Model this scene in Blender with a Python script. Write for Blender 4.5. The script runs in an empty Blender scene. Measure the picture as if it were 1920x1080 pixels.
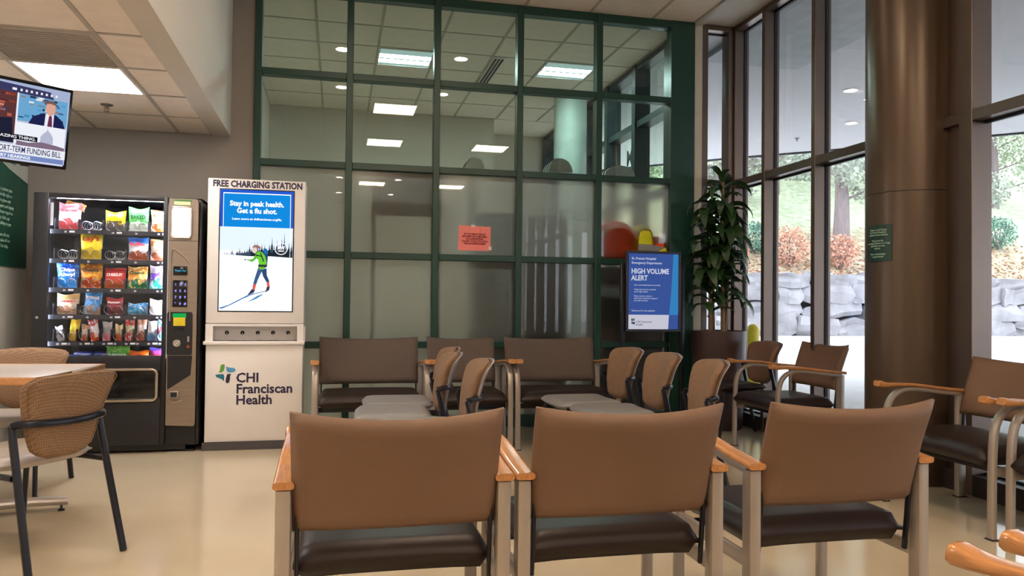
import bpy, bmesh, math, random
from mathutils import Vector, Matrix, noise
random.seed(7)
PI = math.pi
sc = bpy.context.scene
COL = sc.collection

# ------------------------------------------------------------------ camera
HEYE = 1.116
yaw, pitch, roll = math.radians(12.886), math.radians(1.017), math.radians(0.626)
def cam_vec(u, v, w):
    c, s = math.cos(roll), math.sin(roll); x, z = c*u - s*v, s*u + c*v; y = w
    c, s = math.cos(pitch), math.sin(pitch); y, z = c*y - s*z, s*y + c*z
    c, s = math.cos(yaw), math.sin(yaw); return Vector((c*x + s*y, -s*x + c*y, z))
cam_data = bpy.data.cameras.new('camera'); cam = bpy.data.objects.new('camera', cam_data); COL.objects.link(cam)
r_, u_, f_ = cam_vec(1, 0, 0), cam_vec(0, 1, 0), cam_vec(0, 0, 1)
cam.matrix_world = Matrix(((r_.x, u_.x, -f_.x, 0), (r_.y, u_.y, -f_.y, 0), (r_.z, u_.z, -f_.z, HEYE), (0, 0, 0, 1)))
cam_data.sensor_width = 36; cam_data.lens = 27.0; cam_data.clip_start = 0.05; cam_data.clip_end = 400
sc.camera = cam

# ------------------------------------------------------------------ sky, exposure
w = bpy.data.worlds.new('overcast_sky'); sc.world = w; w.use_nodes = True
nt = w.node_tree; bg = nt.nodes['Background']
tc = nt.nodes.new('ShaderNodeTexCoord'); sx = nt.nodes.new('ShaderNodeSeparateXYZ'); rp = nt.nodes.new('ShaderNodeValToRGB')
nt.links.new(tc.outputs['Generated'], sx.inputs[0]); nt.links.new(sx.outputs['Z'], rp.inputs[0])
rp.color_ramp.elements[0].color = (0.95, 0.96, 1, 1); rp.color_ramp.elements[1].color = (0.86, 0.91, 1, 1)
nt.links.new(rp.outputs[0], bg.inputs[0]); bg.inputs[1].default_value = 2.8
sc.view_settings.view_transform = 'Standard'; sc.view_settings.look = 'None'
sc.view_settings.exposure = 1.0; sc.view_settings.gamma = 1.0; sc.view_settings.use_curve_mapping = False
sc.cycles.use_denoising = True; sc.cycles.max_bounces = 10; sc.cycles.transparent_max_bounces = 16
sc.cycles.caustics_reflective = False; sc.cycles.sample_clamp_indirect = 6
PANEL_L = 16.5      # ceiling panel radiance
DOWN_L = 36.0      # recessed downlights
BACKROOM_L = 40.0

# ------------------------------------------------------------------ materials
def C(r, g, b):
    f = lambda c: (c/255/12.92) if c/255 <= 0.04045 else ((c/255 + 0.055)/1.055)**2.4
    return (f(r), f(g), f(b), 1)
MATS = {}
def mat(name, rgb, rough=0.6, metal=0.0, var=0.08, scale=6.0, bump=0.0, bscale=None, spec=0.5, coat=0.0, stretch=None):
    if name in MATS: return MATS[name]
    m = bpy.data.materials.new(name); m.use_nodes = True; n = m.node_tree; L = n.links
    p = n.nodes['Principled BSDF']; c = C(*rgb)
    t = n.nodes.new('ShaderNodeTexCoord'); no = n.nodes.new('ShaderNodeTexNoise'); no.inputs['Scale'].default_value = scale
    no.inputs['Detail'].default_value = 4
    src = t.outputs['Object']
    if stretch:
        mp = n.nodes.new('ShaderNodeMapping'); mp.inputs['Scale'].default_value = stretch; L.new(src, mp.inputs[0]); src = mp.outputs[0]
    L.new(src, no.inputs['Vector'])
    r = n.nodes.new('ShaderNodeValToRGB'); r.color_ramp.elements[0].position = .3; r.color_ramp.elements[1].position = .7
    r.color_ramp.elements[0].color = tuple(x*(1-var) for x in c[:3])+(1,); r.color_ramp.elements[1].color = tuple(min(1, x*(1+var)) for x in c[:3])+(1,)
    L.new(no.outputs[0], r.inputs[0]); L.new(r.outputs[0], p.inputs['Base Color'])
    p.inputs['Roughness'].default_value = rough; p.inputs['Metallic'].default_value = metal
    p.inputs['Specular IOR Level'].default_value = spec; p.inputs['Coat Weight'].default_value = coat; p.inputs['Coat Roughness'].default_value = .08
    if bump:
        b = n.nodes.new('ShaderNodeBump'); b.inputs['Strength'].default_value = bump; b.inputs['Distance'].default_value = .01
        n2 = n.nodes.new('ShaderNodeTexNoise'); n2.inputs['Scale'].default_value = bscale or scale*4; L.new(src, n2.inputs['Vector'])
        L.new(n2.outputs[0], b.inputs['Height']); L.new(b.outputs[0], p.inputs['Normal'])
    MATS[name] = m; return m
def emat(name, rgb, strength, var=0.0):
    if name in MATS: return MATS[name]
    m = bpy.data.materials.new(name); m.use_nodes = True; n = m.node_tree
    n.nodes.remove(n.nodes['Principled BSDF']); e = n.nodes.new('ShaderNodeEmission')
    e.inputs[0].default_value = C(*rgb); e.inputs[1].default_value = strength*(.5 if strength < 3.5 else 1)   # screens are set for exposure +1
    n.links.new(e.outputs[0], n.nodes['Material Output'].inputs[0]); MATS[name] = m; return m
def thin_fresnel(n, ior=1.5):
    # same reflectance from either face of a pane
    g = n.nodes.new('ShaderNodeNewGeometry'); mr = n.nodes.new('ShaderNodeMapRange'); mr.inputs[3].default_value = ior; mr.inputs[4].default_value = 1/ior
    n.links.new(g.outputs['Backfacing'], mr.inputs[0]); fr = n.nodes.new('ShaderNodeFresnel'); n.links.new(mr.outputs[0], fr.inputs[0]); return fr
def glassmat(name, tint, ior=1.5, rough=0.0, gain=1.0):
    m = bpy.data.materials.new(name); m.use_nodes = True; n = m.node_tree; n.nodes.remove(n.nodes['Principled BSDF'])
    fr = thin_fresnel(n, ior)
    mu = n.nodes.new('ShaderNodeMath'); mu.operation = 'MULTIPLY'; mu.inputs[1].default_value = gain; mu.use_clamp = True
    tr = n.nodes.new('ShaderNodeBsdfTransparent'); tr.inputs[0].default_value = C(*tint)
    gl = n.nodes.new('ShaderNodeBsdfGlossy'); gl.inputs['Roughness'].default_value = rough
    mx = n.nodes.new('ShaderNodeMixShader'); n.links.new(fr.outputs[0], mu.inputs[0]); n.links.new(mu.outputs[0], mx.inputs[0])
    n.links.new(tr.outputs[0], mx.inputs[1]); n.links.new(gl.outputs[0], mx.inputs[2])
    n.links.new(mx.outputs[0], n.nodes['Material Output'].inputs[0]); MATS[name] = m; return m
def frostmat(name):
    m = bpy.data.materials.new(name); m.use_nodes = True; n = m.node_tree; n.nodes.remove(n.nodes['Principled BSDF']); N = n.nodes.new; L = n.links
    fr = thin_fresnel(n)
    mu = N('ShaderNodeMath'); mu.operation = 'MULTIPLY'; mu.inputs[1].default_value = 1.6; mu.use_clamp = True
    gl = N('ShaderNodeBsdfGlossy'); gl.inputs['Roughness'].default_value = .015
    rf = N('ShaderNodeBsdfRefraction'); rf.inputs['IOR'].default_value = 1.12; rf.inputs['Roughness'].default_value = .38; rf.inputs[0].default_value = C(240, 236, 232)
    tl = N('ShaderNodeBsdfTranslucent'); tl.inputs[0].default_value = C(214, 206, 200)
    no = N('ShaderNodeTexNoise'); no.inputs['Scale'].default_value = 3
    mr = N('ShaderNodeMapRange'); mr.inputs[3].default_value = .28; mr.inputs[4].default_value = .36
    L.new(no.outputs[0], mr.inputs[0])
    m1 = N('ShaderNodeMixShader'); L.new(mr.outputs[0], m1.inputs[0]); L.new(rf.outputs[0], m1.inputs[1]); L.new(tl.outputs[0], m1.inputs[2])
    m2 = N('ShaderNodeMixShader'); L.new(fr.outputs[0], mu.inputs[0]); L.new(mu.outputs[0], m2.inputs[0]); L.new(m1.outputs[0], m2.inputs[1]); L.new(gl.outputs[0], m2.inputs[2])
    L.new(m2.outputs[0], n.nodes['Material Output'].inputs[0]); MATS[name] = m; return m
def bagmat(name, top, mid, bot, spots=None, rough=.28):
    m = bpy.data.materials.new(name); m.use_nodes = True; n = m.node_tree; L = n.links; N = n.nodes.new
    p = n.nodes['Principled BSDF']; t = N('ShaderNodeTexCoord'); s = N('ShaderNodeSeparateXYZ'); L.new(t.outputs['Generated'], s.inputs[0])
    no = N('ShaderNodeTexNoise'); no.inputs['Scale'].default_value = 2.6; no.inputs['Detail'].default_value = 1; L.new(t.outputs['Generated'], no.inputs['Vector'])
    a = N('ShaderNodeMath'); a.operation = 'MULTIPLY_ADD'; a.inputs[1].default_value = .45; L.new(no.outputs[0], a.inputs[0]); L.new(s.outputs['Z'], a.inputs[2])
    r = N('ShaderNodeValToRGB'); r.color_ramp.interpolation = 'CONSTANT'; e = r.color_ramp.elements
    e[0].position = 0; e[0].color = C(*bot); e[1].position = .58; e[1].color = C(*mid); x = e.new(.88); x.color = C(*top)
    L.new(a.outputs[0], r.inputs[0]); out = r.outputs[0]
    if spots:
        v = N('ShaderNodeTexNoise'); v.inputs['Scale'].default_value = 5.5; v.inputs['Detail'].default_value = 1; L.new(t.outputs['Generated'], v.inputs['Vector'])
        g = N('ShaderNodeMath'); g.operation = 'GREATER_THAN'; g.inputs[1].default_value = .56; L.new(v.outputs[0], g.inputs[0])
        mx = N('ShaderNodeMix'); mx.data_type = 'RGBA'; L.new(g.outputs[0], mx.inputs[0]); L.new(out, mx.inputs[6]); mx.inputs[7].default_value = C(*spots); out = mx.outputs[2]
    L.new(out, p.inputs['Base Color']); p.inputs['Roughness'].default_value = rough; return m
def weave(name, c1, c2, scale):
    m = mat(name, c1, .85, var=.1, scale=8); n = m.node_tree; L = n.links; p = n.nodes['Principled BSDF']
    t = n.nodes.new('ShaderNodeTexCoord'); mp = n.nodes.new('ShaderNodeMapping'); mp.inputs['Rotation'].default_value = (.3, PI/4, .3); L.new(t.outputs['Object'], mp.inputs[0])
    ck = n.nodes.new('ShaderNodeTexChecker'); ck.inputs['Scale'].default_value = scale; ck.inputs[1].default_value = C(*c1); ck.inputs[2].default_value = C(*c2)
    L.new(mp.outputs[0], ck.inputs[0]); L.new(ck.outputs[0], p.inputs['Base Color']); return m

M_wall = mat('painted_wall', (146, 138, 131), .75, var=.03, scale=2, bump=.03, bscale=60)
M_wall_lit = mat('painted_wall_lit', (222, 218, 206), .7, var=.03, scale=2)  # wall paint made paler for the light falling on the left wall
M_soffit = mat('painted_bulkhead', (206, 198, 186), .7, var=.03, scale=2)
M_tile = mat('ceiling_tile', (236, 222, 208), .9, var=.04, scale=9, bump=.15, bscale=160)
M_tee = mat('ceiling_tee', (178, 168, 155), .5)
M_greenf = mat('green_painted_metal', (28, 66, 56), .35, var=.08, scale=3, spec=.5)
M_bronze = mat('bronze_anodised_metal', (122, 108, 100), .36, metal=.85, var=.06, scale=3)
M_gasket = mat('black_gasket', (30, 32, 40), .6)
M_colmn = mat('column_satin_metal', (92, 76, 62), .3, metal=.35, var=.06, scale=.8, stretch=(6, 6, .5), bump=.05, bscale=1.5)
M_kerb = mat('dark_base_metal', (50, 42, 40), .5)
M_taupe = mat('taupe_upholstery', (118, 90, 70), .62, var=.07, scale=3.5, bump=.06, bscale=120)
M_taupe2 = weave('taupe_ribbed_upholstery', (100, 86, 78), (88, 75, 67), 130)
M_vinyl = mat('dark_brown_vinyl', (38, 26, 24), .42, var=.1, scale=5, bump=.03, bscale=90, spec=.35)
M_weave = weave('tan_woven_fabric', (150, 118, 90), (114, 86, 62), 150)
M_tanfab = mat('tan_fabric', (132, 102, 78), .85, var=.1, scale=30, bump=.15, bscale=300)
M_greyvin = mat('grey_vinyl', (140, 138, 138), .38, var=.05, scale=5)
M_wood = mat('honey_wood', (190, 132, 80), .25, var=.18, scale=14, stretch=(12, 1.2, 6), coat=.4)
M_silver = mat('silver_painted_steel', (176, 166, 156), .36, metal=.45, var=.04, scale=6)
M_blackm = mat('black_tube_steel', (28, 28, 36), .28, metal=.3, var=.1)
M_blackp = mat('black_plastic', (22, 20, 24), .45, var=.1)
M_blackg = mat('black_glossy_plastic', (14, 14, 18), .15, var=.1)
M_white = mat('white_powder_coat', (226, 220, 216), .42, var=.02)
M_plinth = mat('dark_grey_plinth', (70, 66, 68), .5)
M_label = mat('white_label', (235, 235, 235), .6)
M_navy = mat('navy_lettering', (38, 30, 66), .5)
M_dark = mat('black_lettering', (24, 24, 30), .6)
M_lgreen = mat('logo_green', (92, 152, 62), .5); M_lblue = mat('logo_light_blue', (74, 150, 200), .5); M_lteal = mat('logo_teal', (24, 108, 128), .5)
M_frost = frostmat('frosted_film_glass')
M_glassg = glassmat('green_tinted_glass', (240, 247, 244), gain=1.3)
M_glassc = glassmat('clear_window_glass', (238, 242, 245), gain=1.3)
M_glassv = glassmat('display_glass', (250, 250, 252), gain=.6)
M_lightp = emat('ceiling_panel_glow', (255, 246, 238), PANEL_L)
M_lightw = emat('warm_panel_glow', (255, 228, 196), PANEL_L*1.15)
M_lightb = emat('cool_panel_glow', (225, 255, 250), BACKROOM_L)
M_lightd = emat('dim_lens_band', (206, 236, 232), .62)
M_down = emat('downlight_glow', (255, 232, 212), DOWN_L)

# floor: sealed vinyl, cream beige, glossy
M_floor = mat('polished_vinyl_floor', (200, 184, 158), .13, var=.06, scale=1.3, spec=.55, bump=.02, bscale=2.2)
# ------------------------------------------------------------------ mesh helpers
WM = {}
def finish(name, bm, m, parent=None, world=False, smooth=True, angle=35, keep=False):
    if world and parent is not None: bm.transform(WM[parent.name].inverted())
    me = bpy.data.meshes.new(name)
    bmesh.ops.recalc_face_normals(bm, faces=bm.faces)
    bm.to_mesh(me); bm.free()
    for mm in (m if isinstance(m, (list, tuple)) else [m]): me.materials.append(mm)
    if smooth:
        me.polygons.foreach_set('use_smooth', [True]*len(me.polygons)); me.set_sharp_from_angle(angle=math.radians(angle))
    o = bpy.data.objects.new(name, me); COL.objects.link(o)
    if parent is not None: o.parent = parent; WM[o.name] = WM[parent.name].copy()
    else: WM[o.name] = Matrix()
    return o
def tag(o, label=None, cat=None, group=None, kind=None):
    if label: o['label'] = label
    if cat: o['category'] = cat
    if group: o['group'] = group
    if kind: o['kind'] = kind
    return o
def thing(name, label, cat, loc=(0, 0, 0), rot=0, group=None, kind=None):
    o = bpy.data.objects.new(name, None); COL.objects.link(o); o.location = loc; o.rotation_euler = (0, 0, rot); o.empty_display_size = .1
    WM[o.name] = Matrix.Translation(loc) @ Matrix.Rotation(rot, 4, 'Z'); return tag(o, label, cat, group, kind)
def copy_tree(o, parent=None):
    c = o.copy(); COL.objects.link(c)
    if parent is not None: c.parent = parent
    for ch in list(o.children): copy_tree(ch, c)
    return c
def place(proto, loc, rot, label, group, used=[]):
    if proto.name in used: o = copy_tree(proto)
    else: used.append(proto.name); o = proto
    o.location = loc; o.rotation_euler = (0, 0, rot); tag(o, label, None, group); return o
def B(): return bmesh.new()
def box(bm, x0, x1, y0, y1, z0, z1, bev=0, seg=2, mi=0, M=None):
    r = bmesh.ops.create_cube(bm, size=1); vs = r['verts']
    for v in vs: v.co = Vector(((x0+x1)/2 + v.co.x*(x1-x0), (y0+y1)/2 + v.co.y*(y1-y0), (z0+z1)/2 + v.co.z*(z1-z0)))
    if bev:
        es = list({e for v in vs for e in v.link_edges})
        r = bmesh.ops.bevel(bm, geom=es, offset=bev, segments=seg, affect='EDGES', profile=.5); vs = r['verts']
    fs = {f for v in vs for f in v.link_faces}
    if mi:
        for f in fs: f.material_index = mi
    if M is not None: bmesh.ops.transform(bm, matrix=M, verts=list({v for f in fs for v in f.verts}))
    return bm
def bx(*a, **k): return box(B(), *a, **k)
def prism(bm, pts, fn, t0=0.0, t1=.01):
    """polygon pts (a,b) -> fn(a,b,t) world, extruded from t0 to t1"""
    a = [bm.verts.new(fn(p[0], p[1], t0)) for p in pts]; b = [bm.verts.new(fn(p[0], p[1], t1)) for p in pts]
    n = len(pts); bm.faces.new(a); bm.faces.new(list(reversed(b)))
    for i in range(n): bm.faces.new((a[i], b[i], b[(i+1) % n], a[(i+1) % n]))
    return bm
def sweep(bm, pts, prof, side=None, scales=None, cap=True, closed=False):
    pts = [Vector(p) for p in pts]; n = len(pts); rings = []; prev = None
    for i, p in enumerate(pts):
        if closed: d = pts[(i+1) % n] - pts[i-1]
        else: d = pts[min(i+1, n-1)] - pts[max(i-1, 0)]
        d.normalize()
        if side is not None: s = Vector(side)
        elif prev is None: s = d.cross(Vector((0, 0, 1))) if abs(d.z) < .95 else Vector((1, 0, 0))
        else: s = prev - d*prev.dot(d)
        s = (s - d*s.dot(d)).normalized(); prev = s; q = s.cross(d).normalized()
        k = scales[i] if scales else (1, 1)
        if not isinstance(k, tuple): k = (k, k)
        rings.append([bm.verts.new(p + s*a*k[0] + q*b*k[1]) for a, b in prof])
    m = len(prof)
    for i in range(n if closed else n-1):
        A, Bq = rings[i], rings[(i+1) % n]
        for j in range(m): bm.faces.new((A[j], A[(j+1) % m], Bq[(j+1) % m], Bq[j]))
    if cap and not closed: bm.faces.new(list(reversed(rings[0]))); bm.faces.new(rings[-1])
    return bm
def circ(r, n=8, b=None): return [(r*math.cos(2*PI*i/n), (b or r)*math.sin(2*PI*i/n)) for i in range(n)]
def rrect(a, b, r, k=2):
    o = []
    for cx, cy, s in ((a-r, b-r, 0), (-a+r, b-r, 1), (-a+r, -b+r, 2), (a-r, -b+r, 3)):
        for i in range(k+1):
            t = (s + i/k)*PI/2; o.append((cx + r*math.cos(t), cy + r*math.sin(t)))
    return o
def tube(bm, pts, r, n=8, **k): return sweep(bm, pts, circ(r, n), **k)
def lathe(bm, prof, c=(0, 0), n=32, cap=True):
    rings = [[bm.verts.new((c[0] + r*math.cos(2*PI*i/n), c[1] + r*math.sin(2*PI*i/n), z)) for i in range(n)] for r, z in prof]
    for A, D in zip(rings, rings[1:]):
        for i in range(n): bm.faces.new((A[i], A[(i+1) % n], D[(i+1) % n], D[i]))
    if cap: bm.faces.new(list(reversed(rings[0]))); bm.faces.new(rings[-1])
    return bm
def bez(ps, n=12):
    """catmull-rom through points"""
    ps = [Vector(p) for p in ps]; q = [ps[0]*2 - ps[1]] + ps + [ps[-1]*2 - ps[-2]]; out = []
    for i in range(1, len(q)-2):
        for k in range(n):
            t = k/n; a, b, c, d = q[i-1], q[i], q[i+1], q[i+2]
            out.append(.5*((2*b) + (c-a)*t + (2*a-5*b+4*c-d)*t*t + (3*b-a-3*c+d)*t**3))
    out.append(ps[-1]); return out
def panel(bm, fn, nu, nv, th):
    """closed slab from surface fn(u,v)->(pos, normal), thickness function th(u,v)"""
    F, K = [], []
    for i in range(nu+1):
        rf, rk = [], []
        for j in range(nv+1):
            p, nrm = fn(i/nu, j/nv); t = th(i/nu, j/nv)
            rf.append(bm.verts.new(Vector(p) + Vector(nrm)*t)); rk.append(bm.verts.new(Vector(p) - Vector(nrm)*t))
        F.append(rf); K.append(rk)
    for i in range(nu):
        for j in range(nv):
            bm.faces.new((F[i][j], F[i+1][j], F[i+1][j+1], F[i][j+1])); bm.faces.new((K[i][j], K[i][j+1], K[i+1][j+1], K[i+1][j]))
    for i in range(nu):
        bm.faces.new((F[i][0], K[i][0], K[i+1][0], F[i+1][0])); bm.faces.new((F[i][nv], F[i+1][nv], K[i+1][nv], K[i][nv]))
    for j in range(nv):
        bm.faces.new((F[0][j], F[0][j+1], K[0][j+1], K[0][j])); bm.faces.new((F[nu][j], K[nu][j], K[nu][j+1], F[nu][j+1]))
    return bm
def text(name, body, size, m, parent, M, align='LEFT', bold=0.0, depth=.0006, label=None, spacing=1.0, line=1.0, width=None, world=True):
    """M: 4x4 placing text plane (x right, y up, z towards viewer) in world"""
    cu = bpy.data.curves.new('t', 'FONT'); cu.body = body; cu.size = size; cu.align_x = align; cu.offset = bold; cu.extrude = depth
    cu.space_character = spacing; cu.space_line = line; cu.resolution_u = 2
    t = bpy.data.objects.new('t', cu); COL.objects.link(t)
    bpy.context.view_layer.update(); dg = bpy.context.evaluated_depsgraph_get()
    me = bpy.data.meshes.new_from_object(t.evaluated_get(dg)); bpy.data.objects.remove(t); bpy.data.curves.remove(cu)
    if width:
        xs = [v.co.x for v in me.vertices]; k = width/(max(xs)-min(xs))
        for v in me.vertices: v.co.x *= k
    me.transform((WM[parent.name].inverted() if world else Matrix()) @ M); me.materials.clear(); me.materials.append(m); me.name = name
    o = bpy.data.objects.new(name, me); COL.objects.link(o); o.parent = parent; WM[o.name] = WM[parent.name].copy()
    if label: o['label'] = label
    return o
def face_front(x, y, z): return Matrix(((1, 0, 0, x), (0, 0, -1, y), (0, 1, 0, z), (0, 0, 0, 1)))
def face_axes(o, X, Y):
    X = Vector(X).normalized(); Y = Vector(Y).normalized(); Z = X.cross(Y)
    return Matrix(((X.x, Y.x, Z.x, o[0]), (X.y, Y.y, Z.y, o[1]), (X.z, Y.z, Z.z, o[2]), (0, 0, 0, 1)))
def S(name, bm, m, parent=None, **k):
    o = finish(name, bm, m, parent, world=parent is not None, **k)
    if parent is None: o['kind'] = 'structure'
    return o

# ================================================================== ROOM SHELL
YW, XW, ZC, ZL = 6.665, 3.667, 3.765, 2.455
XL = -2.36
sk = lambda x, y: x + (YW - y)*.018        # the low ceiling runs a degree off square
S('floor', bx(XL-.1, 3.79, -8, 6.88, -.12, 0), M_floor, smooth=False)
S('wall_left', bx(XL-.12, XL, -8, YW+.12, 0, ZC+.1), M_wall_lit, smooth=False)
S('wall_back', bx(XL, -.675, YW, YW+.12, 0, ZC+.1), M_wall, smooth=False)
S('wall_rear', bx(XL-.12, 3.8, -8.12, -8, 0, ZC+.1), M_wall_lit, smooth=False)
S('baseboard_back', bx(-1.2, -.68, YW-.012, YW, 0, .1, bev=.003), M_kerb)
# high ceiling with lay-in tiles
ceil = S('ceiling', bx(-.9, 3.8, -8, YW+.05, ZC+.03, ZC+.15), M_soffit, smooth=False)
tile_me = {}
def tiles(parent, xs, ys, z, m=M_tile, skip=(), shear=False):
    for i in range(len(xs)-1):
        for j in range(len(ys)-1):
            if (i, j) in skip: continue
            g = .012; b = B(); box(b, xs[i]+g, xs[i+1]-g, ys[j]+g, ys[j+1]-g, z+.003, z+.014)
            if shear:
                for v in b.verts: v.co.x = sk(v.co.x, v.co.y)
            finish('ceiling_tile', b, m, parent, world=True, smooth=False)
def tees(parent, xs, ys, z, m=M_tee, shear=False):
    def t(b):
        if shear:
            for v in b.verts: v.co.x = sk(v.co.x, v.co.y)
        finish('ceiling_tee', b, m, parent, world=True, smooth=False)
    for x in xs: t(bx(x-.012, x+.012, ys[0], ys[-1], z-.002, z+.02))
    for y in ys[1:-1]: t(bx(xs[0], xs[-1], y-.012, y+.012, z-.001, z+.018))
hx = [-.867] + [1.614+.61*i for i in range(-4, 3)] + [3.26]
hy = [-.7, .52, 1.74, 2.96, 4.2, 5.42, YW]
tiles(ceil, hx, hy, ZC); tees(ceil, hx, hy, ZC)
finish('ceiling_slab', bx(-.867, 3.26, -8, -.72, ZC, ZC+.03), M_tile, ceil, world=True, smooth=False)
S('trim_1', bx(3.26, 3.36, -8, YW, ZC-.012, ZC+.03, bev=.004), M_soffit)
finish('perimeter_soffit', bx(3.36, 3.80, -8, YW, ZC, ZC+.03), M_soffit, ceil, world=True, smooth=False)
# low ceiling on the left and its bulkhead
low = S('ceiling_low', bx(XL, -1.02, -8, YW, ZL+.04, ZL+.12), M_soffit, smooth=False)
lx = [XL+.001, -1.872, -1.262, -1.007]; ly = [-.02, 1.2, 1.81, 2.42, 3.03, 3.64, 4.25, 4.86, 5.47, 6.08, YW]
sk_ = [(1, 6), (1, 7)]
tiles(low, lx, ly, ZL, skip=sk_, shear=True); tees(low, lx, ly, ZL, shear=True)
b = B(); box(b, -1.007, -.867, -8, YW, ZL-.004, ZC+.03)
for v in b.verts: v.co.x = sk(v.co.x, v.co.y) if v.co.y > 0 else v.co.x + .12
S('trim_2', b, M_soffit, smooth=False)

def panel_light(x0, x1, y0, y1, z, m, label, group=None, ribs=1, shear=False):
    t = thing('ceiling_light', label, 'ceiling light', ((x0+x1)/2, (y0+y1)/2, z), 0, group)
    b = B(); e = .018
    for q in ((x0, x1, y0, y0+e), (x0, x1, y1-e, y1), (x0, x0+e, y0+e, y1-e), (x1-e, x1, y0+e, y1-e)): box(b, *q, z-.004, z+.03)
    finish('frame', b, M_white, t, world=True, smooth=False)
    n = ribs; d = (y1-y0-2*e)/n
    for k in range(n):
        mm = m if (n == 1 or k in (3, 4, 6, 7)) else M_lightd
        finish('diffuser', bx(x0+e, x1-e, y0+e+d*k+.002, y0+e+d*(k+1)-.002, z+.002+.004*(k % 2), z+.012+.004*(k % 2)), mm, t, world=True, smooth=False)
    return t
panel_light(sk(-1.862, 5.15), sk(-1.268, 5.15), 4.865, 5.465, ZL, M_lightp, 'glowing square ceiling light above the television and vending machine')
panel_light(-1.79, -1.20, 1.84, 2.40, ZL-.012, M_lightp, 'added square ceiling light out of view, brightening the table and kiosk')  # unseen fixture added to brighten the low-ceiling side
# perforated return air grille
t = thing('air_vent', 'grey perforated square air grille in the low ceiling before the light', 'vent', (sk(-1.567, 4.55), 4.555, ZL))
X0, X1 = sk(-1.862, 4.55), sk(-1.268, 4.55)
finish('frame', box(box(box(box(B(), X0, X1, 4.255, 4.275, ZL-.004, ZL+.02), X0, X1, 4.835, 4.855, ZL-.004, ZL+.02), X0, X0+.02, 4.275, 4.835, ZL-.004, ZL+.02), X1-.02, X1, 4.275, 4.835, ZL-.004, ZL+.02), M_tee, t, world=True, smooth=False)
finish('backing', bx(X0, X1, 4.26, 4.85, ZL+.022, ZL+.03), mat('vent_dark', (60, 54, 50), .9), t, world=True, smooth=False)
b = B()
for k in range(17): yy = 4.285 + k*.0326; box(b, X0+.02, X1-.02, yy, yy+.015, ZL, ZL+.006)
for k in range(17): xx = X0+.025 + k*.0326; box(b, xx, xx+.013, 4.275, 4.835, ZL+.006, ZL+.011)
o = finish('mesh_face', b, M_tee, t, world=True, smooth=False); o['kind'] = 'stuff'
# sprinkler
def sprinkler(x, y, z, label, m):
    t = thing('sprinkler', label, 'sprinkler', (x, y, z))
    finish('escutcheon', lathe(B(), [(.005, -.012), (.035, -.006), (.042, 0)], n=20), m, t)
    b = B(); tube(b, [(0, 0, 0), (0, 0, -.03)], .009); 
    for s in (-1, 1): tube(b, [(s*.008, 0, -.012), (s*.016, 0, -.025), (s*.004, 0, -.045)], .003, 6)
    finish('frame', b, m, t); finish('deflector', lathe(B(), [(.016, -.05), (.017, -.047)], n=12), m, t)
M_brass = mat('aged_metal', (120, 108, 92), .4, metal=.6)
sprinkler(-1.575, 5.82, ZL, 'small sprinkler head on the low ceiling right of the television', M_brass)

# lights of this room that the glass partition mirrors
for i, (x, y) in enumerate([(.45, 2.4), (.45, .08), (.45, -2.24), (2.25, .08), (2.25, -2.24), (.45, -4.56), (2.25, -4.56)]):
    panel_light(x, x+.6, y, y+.6, ZC-.012, M_lightw, 'warm square ceiling light, %s row, %s' % ('left' if x < 1 else 'right', {2.4: 'just before the viewer', .08: 'right above the viewer', -2.24: 'behind the viewer', -4.56: 'farthest back'}[y]), 'room ceiling panel lights')
def downlight(x, y, z, label, group):
    t = thing('downlight', label, 'ceiling light', (x, y, z), 0, group)
    finish('trim_ring', lathe(B(), [(.072, -.002), (.095, -.006), (.1, 0), (.1, .004), (.072, .004)], n=24, cap=False), M_white, t)
    finish('lens', lathe(B(), [(.071, -.001), (.071, .004)], n=24), M_down, t)
for x in (.03, 1.29):
    for y, w_ in ((5.1, 'nearest the partition'), (3.62, 'second from the partition'), (-3.6, 'behind the viewer'), (-6.0, 'farthest behind the viewer')): downlight(x, y, ZC-.006, 'recessed downlight mirrored in the glass, %s row, %s' % ('left' if x < 1 else 'right', w_), 'room downlights')

# ================================================================== GREEN GLAZED PARTITION (window_1)
GX = [-.6561+.744*i for i in range(5)] + [3.045]; GZ = [.02, .747, 1.378-.759*0+.0, 2.2537, 3.0132]
GZ = [2.2537-.7595*3, 2.2537-.7595*2, 2.2537-.7595, 2.2537, 2.2537+.7595]
win = thing('window_1', None, None, (-.66, YW, 0), kind='structure')
def gm(x0, x1, z0, z1, y0=YW-.035, y1=YW+.075): finish('mullion', bx(x0, x1, y0, y1, z0, z1, bev=.004, seg=1), M_greenf, win, world=True)
mw = .028
for i, x in enumerate(GX[:5]): gm(x-mw, x+mw, 0, ZC)
gm(3.022, 3.262, 0, ZC)
for z in [.06]+GZ[1:]: 
    for i in range(5):
        h = .05 if z == .06 else mw
        gm(GX[i]+mw, (GX[i+1]-mw) if i < 4 else 3.022, z-h, z+h, YW-.03, YW+.07)
for i in range(5): gm(GX[i]+mw, (GX[i+1]-mw) if i < 4 else 3.022, ZC-.075, ZC, YW-.03, YW+.07)
zs = [.06]+GZ[1:]+[ZC-.06]
for i in range(5):
    x0 = GX[i]+mw-.004; x1 = (GX[i+1]-mw if i < 4 else 3.022)+.004
    for j in range(5):
        z0, z1 = zs[j]+.02, zs[j+1]-.02
        if j < 3: finish('frosted_pane', bx(x0, x1, YW+.018, YW+.0185, z0, z1) if False else prism(B(), [(x0, z0), (x1, z0), (x1, z1), (x0, z1)], lambda a, b, t: (a, YW+.018+t, b), 0, .0005), M_frost, win, world=True, smooth=False)
        else: finish('pane', bx(x0, x1, YW+.016, YW+.022, z0, z1), M_glassg, win, world=True, smooth=False)
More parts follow.
